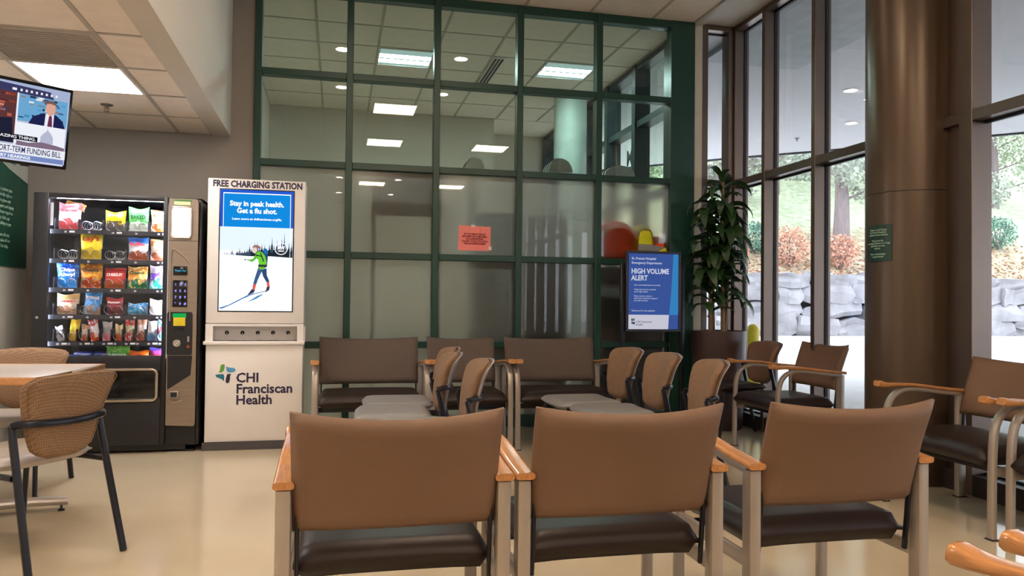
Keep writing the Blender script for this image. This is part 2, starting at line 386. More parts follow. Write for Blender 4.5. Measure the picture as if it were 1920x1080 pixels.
# pilaster and narrow window beside it
S('trim_3', bx(3.262, 3.345, YW-.02, YW+.15, 0, ZC, bev=.004), mat('cream_pilaster', (206, 202, 188), .6))
def glazing(name, horiz, a_edges, zt, parent=None): pass
w3 = thing('window_3', None, None, (3.5, YW, 0), kind='structure')
for q in ((3.345, 3.405), (3.62, 3.667)): finish('mullion', bx(q[0], q[1], YW-.02, YW+.12, 0, ZC, bev=.004, seg=1), M_bronze, w3, world=True)
for z0, z1 in ((.02, .12), (2.225, 2.29), (ZC-.05, ZC)): finish('transom', bx(3.405, 3.62, YW-.02, YW+.12, z0, z1, bev=.003, seg=1), M_bronze, w3, world=True)
for z0, z1 in ((.12, 2.225), (2.29, ZC-.05)):
    finish('pane', bx(3.4, 3.625, YW+.09, YW+.096, z0, z1), M_glassc, w3, world=True, smooth=False)
    finish('gasket', bx(3.4, 3.625, YW+.08, YW+.1, z1-.012, z1), M_gasket, w3, world=True, smooth=False)

# ================================================================== RIGHT WINDOW WALL (window_2)
w2 = thing('window_2', None, None, (XW+.06, 3, 0), kind='structure')
myc = [6.64, 6.12, 5.387, 4.64, 3.875] + [3.875-.745*k for k in range(1, 17)]
XG = XW+.105
for i, y in enumerate(myc):
    h = .026 if i not in (3, 4) else (.05 if i == 4 else .026)
    finish('mullion', bx(XW, XG+.04, y-h, y+h, 0, ZC, bev=.003, seg=1), M_bronze, w2, world=True)
    if i < len(myc)-1:
        y0 = myc[i+1]+.02; y1 = y-.02
        for z0, z1 in ((.0, .12), (2.225, 2.29), (ZC-.045, ZC)):
            finish('kerb' if z0 == 0 else 'transom', bx(XW+.004, XG+.036, y0, y1, z0, z1, bev=.002, seg=1), M_kerb if z0 == 0 else M_bronze, w2, world=True)
        for z0, z1 in ((.12, 2.225), (2.29, ZC-.045)):
            finish('pane', bx(XG, XG+.006, y0, y1, z0, z1), M_glassc, w2, world=True, smooth=False)
            g = B(); box(g, XG-.012, XG+.012, y0, y1, z1-.014, z1); box(g, XG-.012, XG+.012, y0, y1, z0, z0+.014)
            box(g, XG-.012, XG+.012, y0+.006, y0+.016, z0, z1); box(g, XG-.012, XG+.012, y1-.016, y1-.006, z0, z1)
            finish('gasket', g, M_gasket, w2, world=True, smooth=False)
finish('jamb_panel', bx(XW+.05, XW+.1, 3.93, 4.12, 0, ZC), M_bronze, w2, world=True)

# column
colm = thing('column', 'thick round bronze metal-clad column between the windows', 'column', (3.667, 4.324, 0), kind='structure')
finish('cladding', lathe(B(), [(.272, 0), (.272, 1.838)], n=64), M_colmn, colm)
finish('seam', lathe(B(), [(.266, 1.838), (.266, 1.842)], n=64, cap=False), M_dark, colm)
finish('cladding', lathe(B(), [(.272, 1.842), (.272, ZC)], n=64), M_colmn, colm)

# ================================================================== ROOM BEHIND THE PARTITION
M_bwall = mat('back_room_wall', (196, 188, 176), .8, var=.03, scale=2)
S('wall_back_room_far', bx(-1.0, 2.2, 10.9, 11.0, 0, ZC+.1), M_bwall, smooth=False)
S('wall_back_room_recess', bx(2.2, 3.3, 11.9, 12.0, 0, ZC+.1), M_bwall, smooth=False)
S('wall_back_room_jog', bx(2.1, 2.2, 11.0, 12.0, 0, ZC+.1), M_bwall, smooth=False)
S('wall_back_room_left', bx(-1.02, -.92, YW+.12, 10.9, 0, ZC+.1), M_bwall, smooth=False)
finish('subfloor', bx(-1.0, 3.4, 6.88, 12.0, -.12, 0), M_floor, bpy.data.objects['floor'], smooth=False)
c2 = S('ceiling_back_room', bx(-1.0, 3.4, YW+.05, 12.0, ZC+.03, ZC+.15), M_soffit, smooth=False)
bxs = [-.92, -.216, .394, 1.004, 1.614, 2.224, 2.834, 3.2]; bys = [YW+.08, 7.49, 8.1, 8.71, 9.32, 10.15, 10.9]
tiles(c2, bxs, bys, ZC, skip=[(2, 2), (5, 2)]); tees(c2, bxs, bys, ZC)
finish('ceiling_slab', bx(2.2, 3.3, 10.9, 12.0, ZC, ZC+.03), M_tile, c2, world=True, smooth=False)
for x, l in ((.40, 'cool-white twin-lens ceiling light behind the glass, left of the pair'), (2.23, 'cool-white twin-lens ceiling light behind the glass, right of the pair')):
    panel_light(x, x+.59, 8.11, 8.70, ZC-.004, M_lightb, l, 'ceiling lights in the room behind the glass', ribs=9)
t = thing('air_vent', 'long slotted ceiling diffuser seen through the glass', 'vent', (1.70, 8.7, ZC))
finish('frame', bx(1.63, 1.76, 8.1, 9.2, ZC-.012, ZC+.004), M_white, t, world=True, smooth=False)
for k in range(3): finish('slot', bx(1.645+k*.038, 1.669+k*.038, 8.14, 9.16, ZC-.015, ZC-.01), M_dark, t, world=True, smooth=False)
# round column of the back room
bc = thing('column', 'pale round column standing behind the glass partition', 'column', (2.90, 9.42, 0), kind='structure')
finish('shaft', lathe(B(), [(.21, 0), (.21, ZC)], n=40), mat('pale_column', (160, 172, 164), .5), bc)
# window wall of the back room
w4 = thing('window_4', None, None, (3.3, 9, 0), kind='structure')
M_tealf = mat('dark_teal_frame', (34, 48, 50), .4)
vy = [YW+.14, 7.15, 8.02, 8.92, 9.85, 10.8, 11.9]
for y in vy: finish('mullion', bx(3.2, 3.38, y-.05, y+.05, 0, ZC), M_tealf, w4, world=True, smooth=False)
for a, c in zip(vy, vy[1:]):
    for z0, z1 in ((0, .12), (2.22, 2.29), (3.06, 3.13), (ZC-.06, ZC)): finish('transom', bx(3.22, 3.37, a+.05, c-.05, z0, z1), M_tealf, w4, world=True, smooth=False)
    for z0, z1 in ((.12, 2.22), (2.29, 3.06), (3.13, ZC-.06)): finish('pane', bx(3.33, 3.336, a+.04, c-.04, z0, z1), M_glassg, w4, world=True, smooth=False)
text('window_lettering', 'AM', .25, M_dark, w4, face_axes((3.345, 8.22, 2.74), (0, 1, 0), (0, 0, 1)), bold=.008)
text('window_lettering', 'BU', .25, M_dark, w4, face_axes((3.345, 9.02, 2.74), (0, 1, 0), (0, 0, 1)), bold=.008)
S('trim_4', bx(3.345, 3.4, YW+.12, YW+.2, 0, ZC), M_tealf)

# ================================================================== OUTSIDE
M_pave = mat('pale_concrete', (205, 203, 200), .85, var=.05, scale=.6)
M_canopy = mat('canopy_soffit', (196, 194, 196), .8, var=.02, scale=.4)
pv = B()
prism(pv, [(3.80, -30), (70, -30), (70, 25.9), (3.80, 25.9)], lambda a, b, t: (a, b, t), -.3, -.03)
S('pavement', pv, M_pave, smooth=False)
S('pavement_rear', bx(3.42, 3.80, 6.9, 25.9, -.3, -.03), M_pave, smooth=False)
cn = B(); prism(cn, [(3.84, -14), (34, -14), (8.1, 11.9), (7.1, 12.8), (3.42, 16.5), (3.42, 6.88), (3.84, 6.88)], lambda a, b, t: (a, b, t), 3.80, 4.3)
can = S('canopy', cn, M_canopy, smooth=False)
finish('soffit_panel', bx(3.84, 4.98, -14, 7.62, 3.74, 3.80), mat('canopy_soffit_grey', (176, 180, 180), .8), can, world=True, smooth=False)
finish('fascia_line', prism(B(), [(34, -14), (8.1, 11.9), (7.1, 12.8), (3.84, 16.1), (3.84, 16.0), (7.1, 12.7), (8.1, 11.8), (34, -14.1)], lambda a, b, t: (a, b, t), 3.775, 3.8), M_dark, can, world=True, smooth=False)
for x, y, l in ((6.22, 8.36, 'nearer round downlight glowing under the outdoor canopy'), (7.35, 9.86, 'farther round downlight glowing under the outdoor canopy')):
    downlight(x, y, 3.794, l, 'canopy downlights')
sprinkler(7.2, 11.0, 3.80, 'small sprinkler head under the outdoor canopy', M_brass)
# yellow bollard
t = thing('bollard', 'yellow steel bollard outside the window beside the planter', 'bollard', (5.35, 9.15, -.03))
M_yel = mat('yellow_plastic_sleeve', (222, 196, 40), .45, var=.05)
finish('sleeve', lathe(B(), [(.085, 0), (.085, .80), (.078, .84), (.05, .875), (.005, .89)], n=24), M_yel, t)
finish('base_ring', lathe(B(), [(.11, 0), (.11, .012), (.09, .02)], n=24), M_plinth, t)

# retaining wall of big stones
M_stone = mat('pale_granite', (150, 147, 150), .9, var=.24, scale=1.6, bump=.6, bscale=5)
M_joint = mat('dark_soil_joint', (96, 92, 92), 1)
rw = thing('retaining_wall', 'wall of big pale granite boulders beyond the pavement', 'wall', (20, 25.5, -.03))
b = B(); prism(b, [(25.95, -.03), (26.5, -.03), (26.7, 2.05), (26.05, 2.05)], lambda a, c, t: (t, a, c), 4, 48); finish('soil_core', b, M_joint, rw, world=True, smooth=False)
rs = random.Random(5)
def stone(x0, x1, z0, z1, y):
    b = B(); r = bmesh.ops.create_cube(b, size=1)
    bmesh.ops.subdivide_edges(b, edges=b.edges[:], cuts=2, use_grid_fill=True)
    cx, cz, sx_, sz_ = (x0+x1)/2, (z0+z1)/2, (x1-x0), (z1-z0); sd = rs.uniform(0, 90); tilt = rs.uniform(-.14, .14)
    for v in b.verts:
        n = noise.noise_vector(v.co*1.7 + Vector((sd, sd*.3, 0))); c = v.co
        k = 1.0 - .30*(max(0, abs(c.x)+abs(c.z)-.70))
        X, Z = c.x*sx_*k*.98 + n.x*.10*sx_, c.z*sz_*k*1.0 + n.z*.26*sz_
        v.co = Vector((cx + X - Z*tilt, y + c.y*.9 + n.y*.3, cz + Z + X*tilt))
    finish('stone', b, M_stone, rw, world=True, smooth=True, angle=18)
for ci, (z0, z1, wr) in enumerate(((-.12, .62, (1.0, 2.1)), (.6, 1.26, (1.3, 2.9)), (1.22, 1.86, (.9, 1.9)), (1.8, 2.28, (.8, 1.9)))):
    x = 8 + rs.uniform(0, 1)
    while x < 38:
        wd = rs.uniform(*wr); dz = rs.uniform(-.06, .06)
        if rs.random() < .16 and wd > 1.0: stone(x, x+wd*.45, z0, (z0+z1)/2+.02, 25.75+ci*.07); stone(x+.05, x+wd*.5, (z0+z1)/2, z1, 25.75+ci*.07); x += wd*.5
        else: stone(x, x+wd, z0-.03, z1+dz, 25.7+ci*.07+rs.uniform(-.05, .05)); x += wd
# hillside
def hz(x, y):
    t = max(0, y-26.2); return 2.0 + .62*min(t, 3.4) + .40*max(0, t-3.4) + .35*noise.noise(Vector((x*.12, y*.12, 0)))*min(1, t/3)
b = B(); nx, ny = 50, 40; vs = [[b.verts.new((4+i*1.4, 26.2+j*1.1, hz(4+i*1.4, 26.2+j*1.1))) for j in range(ny+1)] for i in range(nx+1)]
for i in range(nx):
    for j in range(ny): b.faces.new((vs[i][j], vs[i+1][j], vs[i+1][j+1], vs[i][j+1]))
m = bpy.data.materials.new('hillside_turf'); m.use_nodes = True; n = m.node_tree; L = n.links; N = n.nodes.new; p = n.nodes['Principled BSDF']
tcn = N('ShaderNodeTexCoord'); s = N('ShaderNodeSeparateXYZ'); L.new(tcn.outputs['Object'], s.inputs[0])
n1 = N('ShaderNodeTexNoise'); n1.inputs['Scale'].default_value = .45; n1.inputs['Detail'].default_value = 5; L.new(tcn.outputs['Object'], n1.inputs['Vector'])
ma = N('ShaderNodeMath'); ma.operation = 'MULTIPLY_ADD'; ma.inputs[1].default_value = 6; L.new(n1.outputs[0], ma.inputs[0]); L.new(s.outputs['Y'], ma.inputs[2])
mr = N('ShaderNodeMapRange'); mr.inputs[1].default_value = 32.0; mr.inputs[2].default_value = 34.5; L.new(ma.outputs[0], mr.inputs[0])
n2 = N('ShaderNodeTexNoise'); n2.inputs['Scale'].default_value = 3.5; n2.inputs['Detail'].default_value = 6; L.new(tcn.outputs['Object'], n2.inputs['Vector'])
r1 = N('ShaderNodeValToRGB'); r1.color_ramp.elements[0].position = .35; r1.color_ramp.elements[1].position = .65
r1.color_ramp.elements[0].color = C(150, 128, 112); r1.color_ramp.elements[1].color = C(198, 180, 158); e = r1.color_ramp.elements.new(.5); e.color = C(170, 160, 128)
r2 = N('ShaderNodeValToRGB'); r2.color_ramp.elements[0].position = .35; r2.color_ramp.elements[1].position = .65
r2.color_ramp.elements[0].color = C(160, 174, 132); r2.color_ramp.elements[1].color = C(206, 212, 186)
L.new(n2.outputs[0], r1.inputs[0]); L.new(n2.outputs[0], r2.inputs[0])
mx = N('ShaderNodeMix'); mx.data_type = 'RGBA'; L.new(mr.outputs[0], mx.inputs[0]); L.new(r1.outputs[0], mx.inputs[6]); L.new(r2.outputs[0], mx.inputs[7]); L.new(mx.outputs[2], p.inputs['Base Color']); p.inputs['Roughness'].default_value = 1
tag(finish('grass_bank', b, m), 'sloping bank of grass and leaf litter above the boulder wall', 'grass', kind='stuff')
# plants on the bank
M_bark = mat('grey_bark', (134, 122, 122), .95, var=.2, scale=5, bump=.6, stretch=(3, 3, .6))
def leafmass(b, c, rad, n, size, rng, flat=.7):
    for _ in range(n):
        d = Vector((rng.gauss(0, 1), rng.gauss(0, 1), rng.gauss(0, 1))).normalized()*rad*rng.uniform(.35, 1)**.6; d.z *= flat
        p = Vector(c) + d; a = Vector((rng.uniform(-1, 1), rng.uniform(-1, 1), rng.uniform(-1, 1))).normalized()*size*rng.uniform(.6, 1.3)
        q = a.cross(Vector((rng.uniform(-1, 1), rng.uniform(-1, 1), rng.uniform(-1, 1)))).normalized()*size*.55
        b.faces.new([b.verts.new(p+v) for v in (a, q, -a, -q)])
def foliage_mat(name, c1): return mat(name, c1, .9, var=.25, scale=1.2)
def tree(x, y, h, crown, label, cm, seed, r=.28, low_=.45):
    rng = random.Random(seed); z = hz(x, y)-.1; t = thing('tree', label, 'tree', (x, y, z), 0, 'trees on the bank')
    b = B(); pts = [(0, 0, 0), (.05, 0, h*.3), (-.08, .05, h*.6), (.05, 0, h)]; sp = bez(pts, 5); n = len(sp)
    sweep(b, sp, circ(r, 10), scales=[1.25-1.05*i/(n-1) for i in range(n)]); finish('trunk', b, M_bark, t)
    fb = B(); 
    for k in range(9):
        a = rng.uniform(0, 2*PI); zz = h*(low_+(1-low_)*rng.random()); L_ = crown*(1.15-zz/h*.55)
        e = Vector((math.cos(a)*L_, math.sin(a)*L_, zz+rng.uniform(-.4, .5)))
        bb = B(); tube(bb, [(0, 0, zz-.5), e*.5+Vector((0, 0, zz*.5-.1)), e], r*.22, 6, scales=[1, .7, .3]); finish('branch', bb, M_bark, t)
        for q in (.5, .8, 1.0): leafmass(fb, (e.x*q, e.y*q, zz + (e.z-zz)*q), crown*.42, 210, .13, rng)
    leafmass(fb, (0, 0, h), crown*.6, 400, .13, rng)
    o = finish('foliage', fb, cm, t, smooth=False); o['kind'] = 'stuff'
F1 = foliage_mat('glare_pale_conifer', (166, 174, 160)); F2 = foliage_mat('glare_pale_green_leaves', (176, 186, 162)); F3 = foliage_mat('glare_grey_green_leaves', (172, 174, 168))  # leaf colours lightened for the glare that washes the trees out
tree(20.6, 28.3, 8.5, 2.6, 'tree with a thick leaning grey trunk on the bank beside an orange bush', F1, 3, r=.30, low_=.30)
TL = ['nearest glare-paled tree seen left of the column', 'green tree up the bank right of the leaning trunk', 'glare-paled tree seen in the right-hand window', 'grey-green tree high on the bank at the right', 'glare-paled tree hidden behind the potted plant', 'tree at the far right of the bank', 'tall grey-green tree at the top of the bank', 'tall glare-paled tree at the top left of the bank', 'tallest tree at the top right of the bank']
for i, (x, y, h, cr, f) in enumerate([(17.6, 35, 8, 3.4, F3), (23.5, 38, 9, 3.6, F2), (28.5, 33, 8.5, 3.2, F1), (31.5, 38, 9, 3.6, F3), (13.5, 37, 8, 3.2, F2), (36, 36, 9, 3.6, F2), (27, 43, 10, 4, F3), (19, 44, 10, 4, F1), (34.5, 45, 11, 4.2, F1)]):
    tree(x, y, h, cr, TL[i], f, 20+i, r=.22, low_=.10)
def bush(x, y, r, cm, label, seed):
    rng = random.Random(seed); t = thing('bush', label, 'bush', (x, y, hz(x, y)-.05), 0, 'bushes on the bank')
    for k in range(6):
        a = k*1.05; bb = B(); tube(bb, [(0, 0, 0), (math.cos(a)*r*.3, math.sin(a)*r*.3, r*.7), (math.cos(a)*r*.6, math.sin(a)*r*.6, r*1.4)], .025, 5); finish('stem', bb, M_bark, t)
    fb = B(); leafmass(fb, (0, 0, r*1.05), r, 900, .075, rng, flat=.95); o = finish('foliage', fb, cm, t, smooth=False); o['kind'] = 'stuff'
M_or = foliage_mat('orange_leaves', (214, 164, 140)); M_gb = foliage_mat('blue_green_leaves', (120, 160, 140))
bush(17.5, 27.2, .85, M_or, 'round orange bush standing left of the leaning tree', 1)
bush(19.7, 27.1, .75, M_or, 'orange bush right in front of the leaning tree trunk', 2)
bush(16.6, 28.2, .7, M_gb, 'blue-green bush left of the round orange bush', 3)
bush(15.2, 27.4, .6, M_or, 'small orange bush behind the potted plant', 4)
bush(26.6, 28.2, .9, M_or, 'wide orange bush seen right of the column', 5)
bush(29.0, 28.8, .8, M_gb, 'blue-green bush near the right edge of the picture', 6)
b = B(); rng = random.Random(4)
for _ in range(3500):
    x, y = rng.uniform(8, 38), 26.4+abs(rng.gauss(0, 1.6)); z = hz(x, y)+.03
    a = rng.uniform(0, PI); s_ = rng.uniform(.04, .09); v1 = Vector((math.cos(a)*s_, math.sin(a)*s_, rng.uniform(-.03, .05))); v2 = Vector((-math.sin(a)*s_*.6, math.cos(a)*s_*.6, .02))
    b.faces.new([b.verts.new(Vector((x, y, z))+v) for v in (v1, v2, -v1, -v2)])
tag(finish('fallen_leaves', b, foliage_mat('fallen_leaf', (214, 170, 146)), smooth=False), 'fallen orange leaves scattered along the top of the boulder wall', 'leaves', kind='stuff')

# ================================================================== CHAIRS
def armchair(name, label, W, back_mat, group):
    """front +y; rear posts y=-.25, front legs y=+.25"""
    t = thing(name, label, 'chair' if W < .7 else 'chair', (0, 0, 0), 0, group)
    pf = rrect(.021, .013, .009)
    for s in (-1, 1):
        x = s*W/2
        b = B(); sweep(b, [(x, -.25, .004), (x, -.25, .3), (x, -.25, .607)], rrect(.021, .027, .012), side=(1, 0, 0)); finish('rear_leg', b, M_silver, t)
        b = B(); pts = bez([(x, .262, .004), (x, .26, .3), (x, .25, .5), (x, .215, .59), (x, .14, .632), (x, .02, .632), (x, -.12, .615), (x, -.25, .603)], 5)
        sweep(b, pts, pf, side=(1, 0, 0)); finish('front_leg', b, M_silver, t)
        b = B(); pts = bez([(x, .315, .672), (x, .26, .664), (x, .16, .663), (x, .03, .655), (x, -.12, .636), (x, -.285, .622)], 5); n = len(pts)
        sc_ = []
        for i in range(n):
            q = i/(n-1); sc_.append(((1.0+.12*math.exp(-((q-.05)/.2)**2) - .12*math.exp(-((q-.45)/.2)**2))*(.86 if i == 0 else 1), (.72+.62*math.exp(-(q/.20)**2))*(.8 if i == 0 else 1)))
        sweep(b, pts, rrect(.028, .0145, .011, 3), side=(1, 0, 0), scales=sc_); finish('armrest', b, M_wood, t)
        for y, h in ((-.25, .03), (.262, .02)): finish('foot_pad', bx(x-.024, x+.024, y-h, y+h, 0, .006), M_blackp, t)
        finish('side_rail', bx(x-.009, x+.009, -.235, .25, .300, .345, bev=.004), M_silver, t)
        b = B(); xb = s*(W/2-.035); sweep(b, [(xb, -.226, .325), (xb, -.229, .345), (xb, -.238, .42), (xb, -.25, .56)], rrect(.006, .009, .004), side=(1, 0, 0)); finish('back_bracket', b, M_blackm, t)
    b = B(); hw = W/2-.024
    def sf(u, v):
        X = (u-.5)*2*hw; Y = -.215 + v*.50; k = 1-(2*u-1)**4; return (X, Y, .385 + .008*k - .012*max(0, v-.8)*5*max(0, v-.8)*5), (0, 0, 1)
    def edge(q, e): return min(1, math.sqrt(max(0, 1-(1-min(1, q/e))**2)))
    panel(b, sf, 20, 18, lambda u, v: .047*max(.12, edge(min(u, 1-u)*2*hw, .035)*edge(min(v, 1-v)*.5, .04)))
    finish('seat', b, M_vinyl, t, angle=80)
    b = B(); bw = W-.044; z_b = .492 if back_mat is M_taupe else .462
    def bf(u, v):
        c = 1-(2*u-1)**2; X = (u-.5)*bw*(1+.02*v); Z = z_b + v*(.824 - z_b - .020*c); Y = -.232 - .10*v**1.25 - .055*c*(.35+.65*v)
        return (X, Y, Z), (0, 1, .25)
    panel(b, bf, 22, 14, lambda u, v: .024*max(.25, edge(min(u, 1-u)*bw, .022)*edge(min(v, 1-v)*.34, .022)))
    finish('backrest', b, back_mat, t, angle=80)
    finish('cross_rail', bx(-hw, hw, .17, .19, .302, .338, bev=.004), M_blackm, t)
    return t
M_shell = mat('grey_plastic_shell', (150, 146, 152), .4)
def sidechair(name, label, fab, seatm, group, shell=True):
    t = thing(name, label, 'chair', (0, 0, 0), 0, group)
    for s in (-1, 1):
        b = B(); tube(b, [(s*.205, -.235, .60), (s*.215, -.305, .3), (s*.226, -.375, .003)], .0155, 10); finish('rear_leg', b, M_blackm, t)
        b = B(); tube(b, bez([(s*.218, -.265, .40), (s*.216, -.05, .405), (s*.215, .15, .40), (s*.22, .2, .37), (s*.235, .245, .003)], 4), .0125, 10); finish('front_leg', b, M_blackm, t)
    b = B(); sweep(b, bez([(-.205, -.232, .60), (-.208, -.262, .608), (-.15, -.312, .608), (0, -.336, .603), (.15, -.312, .608), (.208, -.262, .608), (.205, -.232, .60)], 6), circ(.010, 8, .015)); finish('back_hoop', b, M_blackm, t)
    b = B()
    def sf(u, v):
        X = (u-.5)*(.45 + .03*v); Y = -.21 + v*.45; return (X*(1-.06*(2*v-1)**6), Y*(1-.05*(2*u-1)**6), .435 - .02*max(0, v-.75)**2*16*.25 + .006*(2*u-1)**2), (0, 0, 1)
    ed = lambda q, e: math.sqrt(max(0, 1-(1-min(1, q/e))**2))
    panel(b, sf, 16, 16, lambda u, v: .027*max(.1, ed(min(u, 1-u)*.45, .05)*ed(min(v, 1-v)*.45, .05))); finish('seat', b, seatm, t, angle=80)
    b = B()
    def bf(u, v):
        hw = .118 + .100*min(1, v*1.15)**.75 - (.024*((v-.86)/.14)**2.5 if v > .86 else 0)
        if v < .14: hw -= .05*(1-v/.14)**2
        X = (u-.5)*2*hw; c = 1-(X/.22)**2; Z = .45 + v*.355 - .02*(1-c)*(v > .8)*((v-.8)/.2 if v > .8 else 0); Y = -.222 - .045*v - .055*v**3 - .045*c
        return (X, Y, Z), (0, 1, .12)
    panel(b, bf, 16, 18, lambda u, v: .027*max(.12, ed(min(u, 1-u)*.42, .035)*ed(min(v, 1-v)*.36, .035))); finish('backrest', b, fab, t, angle=80)
    b = B()
    def pf_(k):
        q = []
        for i in range(41):
            u = i/40; pp = bf(0 if k else u, u if k else 1)[0]; q.append(pp)
        return q
    L1 = [Vector(bf(.015, v/20)[0])+Vector((0, -.02, 0)) for v in range(2, 20)] + [Vector(bf(u/20, .985)[0])+Vector((0, -.02, 0)) for u in range(1, 20)] + [Vector(bf(.985, v/20)[0])+Vector((0, -.02, 0)) for v in range(19, 1, -1)]
    sweep(b, L1, circ(.0035, 5)); finish('piping', b, fab, t)
    if shell:
        b = B(); panel(b, lambda u, v: ((lambda p: (p[0]*1.0, p[1]-.030, p[2]))(bf(u, v)[0]), (0, 1, .12)), 14, 14, lambda u, v: .004); finish('back_shell', b, M_shell, t, angle=60)
    return t

AC = armchair('armchair', '', .60, M_taupe, None)
ACw = armchair('armchair', '', .80, M_taupe2, None)
AC2 = armchair('armchair', '', .585, M_taupe2, None)
AC3 = armchair('armchair', '', .74, M_taupe, None)
g1 = 'armchairs in the front row'
place(AC, (.171, 2.40, 0), 0, 'brown-backed armchair in the front row, nearest the charging kiosk', g1)
place(AC, (.83, 2.40, 0), 0, 'middle armchair of the front row seen from behind', g1)
place(AC, (1.556, 2.40, 0), 0, 'right-hand armchair of the front row, nearest the window column', g1)
place(AC, (3.345, 5.24, 0), PI/2, 'lone armchair facing left at the window before the first full panes', 'armchairs along the window')
place(AC3, (3.34, 3.46, 0), PI/2, 'extra-wide armchair beside the bronze column', 'armchairs along the window')
place(AC, (3.37, 2.715, 0), PI/2, 'armchair cut by the right edge next to the extra-wide one', 'armchairs along the window')
g2 = 'armchairs against the glass partition'
place(ACw, (.262, 5.89, 0), PI, 'wide loveseat-size armchair against the green partition next to the white kiosk', g2)
place(AC2, (.994, 5.89, 0), PI, 'narrow armchair between the two wide ones against the green partition', g2)
place(ACw, (1.742, 5.89, 0), PI, 'wide armchair against the green partition nearest the blue alert sign', g2)
# two near chairs whose arm tips enter the frame at bottom right
def place_by_tip(tip, side, rot):
    lx_, ly_ = side*.30, .315; c, s = math.cos(rot), math.sin(rot); return (tip[0]-(c*lx_-s*ly_), tip[1]-(s*lx_+c*ly_), 0)
place(AC, place_by_tip((1.10, 1.19), 1, math.radians(22)), math.radians(22), 'near armchair showing the lower wooden arm tip in the bottom right corner', 'armchairs nearest the viewer')
place(AC, place_by_tip((1.262, 1.236), -1, math.radians(22)), math.radians(22), 'near armchair showing the upper wooden arm tip at the right edge', 'armchairs nearest the viewer')
SC = sidechair('side_chair', '', M_tanfab, M_greyvin, None)
g3 = 'armless side chairs in the middle rows'
for X, Y, l, rt in ((1.66, 5.04, 'grey-seated side chair of the right group, nearest the partition', 93), (1.70, 4.53, 'middle side chair of the right group of three', 89), (1.73, 4.00, 'side chair of the right group, nearest the viewer', 81),
                (.42, 5.16, 'side chair of the left group, nearest the partition', 90), (.355, 4.66, 'middle side chair of the left group of three', 88), (.44, 4.13, 'side chair of the left group, nearest the viewer', 88)):
    place(SC, (X, Y, 0), math.radians(rt), l, g3)
SC3 = sidechair('side_chair', '', M_taupe, M_vinyl, None)
place(SC3, (3.24, 5.88, 0), math.radians(92), 'dark-seated side chair between the planter and the window armchair', g3)
SC2 = sidechair('side_chair', '', M_weave, mat('warm_grey_vinyl', (176, 164, 154), .4), None, shell=False)
g4 = 'side chairs at the table'
place(SC2, (-1.335, 3.705, 0), math.radians(58), 'woven-back side chair seen from behind at the near side of the table', g4)
place(SC2, (-1.80, 4.86, 0), math.radians(180), 'woven-back side chair tucked behind the table before the vending machine', g4)

# ================================================================== TABLE
t = thing('table', 'square laminate-topped table with wood edge at the left edge', 'table', (-1.70, 4.36, 0), math.radians(-6))
M_lam = mat('grey_laminate', (196, 186, 178), .3, var=.03)
finish('tabletop', bx(-.40, .40, -.39, .39, .712, .742, bev=.004), M_lam, t)
b = B(); sweep(b, [(-.4, -.39, .726), (.4, -.39, .726), (.4, .39, .726), (-.4, .39, .726)], rrect(.008, .018, .006), closed=True); finish('edge_band', b, M_wood, t, angle=60)
finish('column', tube(B(), [(0, 0, .07), (0, 0, .71)], .036, 20), M_silver, t)
for k, a in enumerate((22, -62, 202, 118)):
    a = math.radians(a); d = Vector((math.cos(a), math.sin(a), 0))
    b = B(); sweep(b, [Vector((0, 0, .062)) + d*.02, Vector((0, 0, .06)) + d*.2, Vector((0, 0, .05)) + d*.36], circ(.032, 12, .024), scales=[1, 1, .95]); o = finish('leg', b, M_silver, t)
    finish('levelling_foot', lathe(B(), [(.016, 0), (.016, .008), (.006, .012), (.006, .04)], c=(d.x*.33, d.y*.33), n=14), M_blackp, o)
finish('top_plate', bx(-.18, .18, -.18, .18, .70, .712), M_blackm, t)

# ================================================================== VENDING MACHINE
VX0, VX1, VY, VH = -2.065, -.965, 5.95, 1.845
vm = thing('vending_machine', 'black snack vending machine with lit glass front and bronze control panel', 'vending machine', ((VX0+VX1)/2, 6.28, 0))
V = lambda n, b, m, p=None, **k: finish(n, b, m, p or vm, world=True, **k)
b = B(); dx0, dx1, dz0, dz1 = -1.968, -1.222, .70, 1.812
box(b, VX0, VX0+.03, 5.99, 6.63, .05, VH, bev=.006); box(b, VX1-.03, VX1, 5.99, 6.63, .05, VH, bev=.006); box(b, VX0, VX1, 6.6, 6.64, .05, VH); box(b, VX0, VX1, 5.99, 6.63, VH-.03, VH, bev=.006); box(b, VX0+.02, VX1-.02, 5.99, 6.6, .05, .62)
V('cabinet', b, M_blackp)
for x in (VX0+.06, VX1-.06):
    for y in (6.03, 6.58): V('foot', bx(x-.03, x+.03, y-.03, y+.03, 0, .05), M_blackp)
b = B(); box(b, VX0, dx0, VY, 5.99, .06, VH, bev=.006); box(b, dx1, -1.19, VY, 5.99, .06, VH, bev=.006); box(b, dx0, dx1, VY, 5.99, dz1, VH, bev=.004); box(b, dx0, dx1, VY, 5.99, .06, .40, bev=.004); box(b, dx0, dx1, VY, 5.99, .59, dz0, bev=.004)
box(b, dx0, dx1, 5.975, 5.99, .40, .59); V('door_frame', b, M_blackp)
V('kick_plate', bx(VX0+.02, VX1-.03, 6.0, 6.02, .015, .06), M_blackp)
V('door_glass', bx(dx0, dx1, 5.965, 5.97, dz0, dz1), M_glassv, smooth=False)
V('liner', box(box(box(bx(dx0-.03, dx0-.02, 5.992, 6.58, .66, 1.82), -1.085, -1.075, 5.992, 6.58, .66, 1.82), dx0-.02, -1.07, 6.56, 6.58, .62, 1.82), dx0-.02, -1.07, 5.992, 6.58, .625, .64), mat('black_liner', (30, 30, 36), .6), smooth=False)
V('price_placard', bx(dx0-.004, dx0+.014, 5.992, 5.996, 1.62, 1.78), M_label)
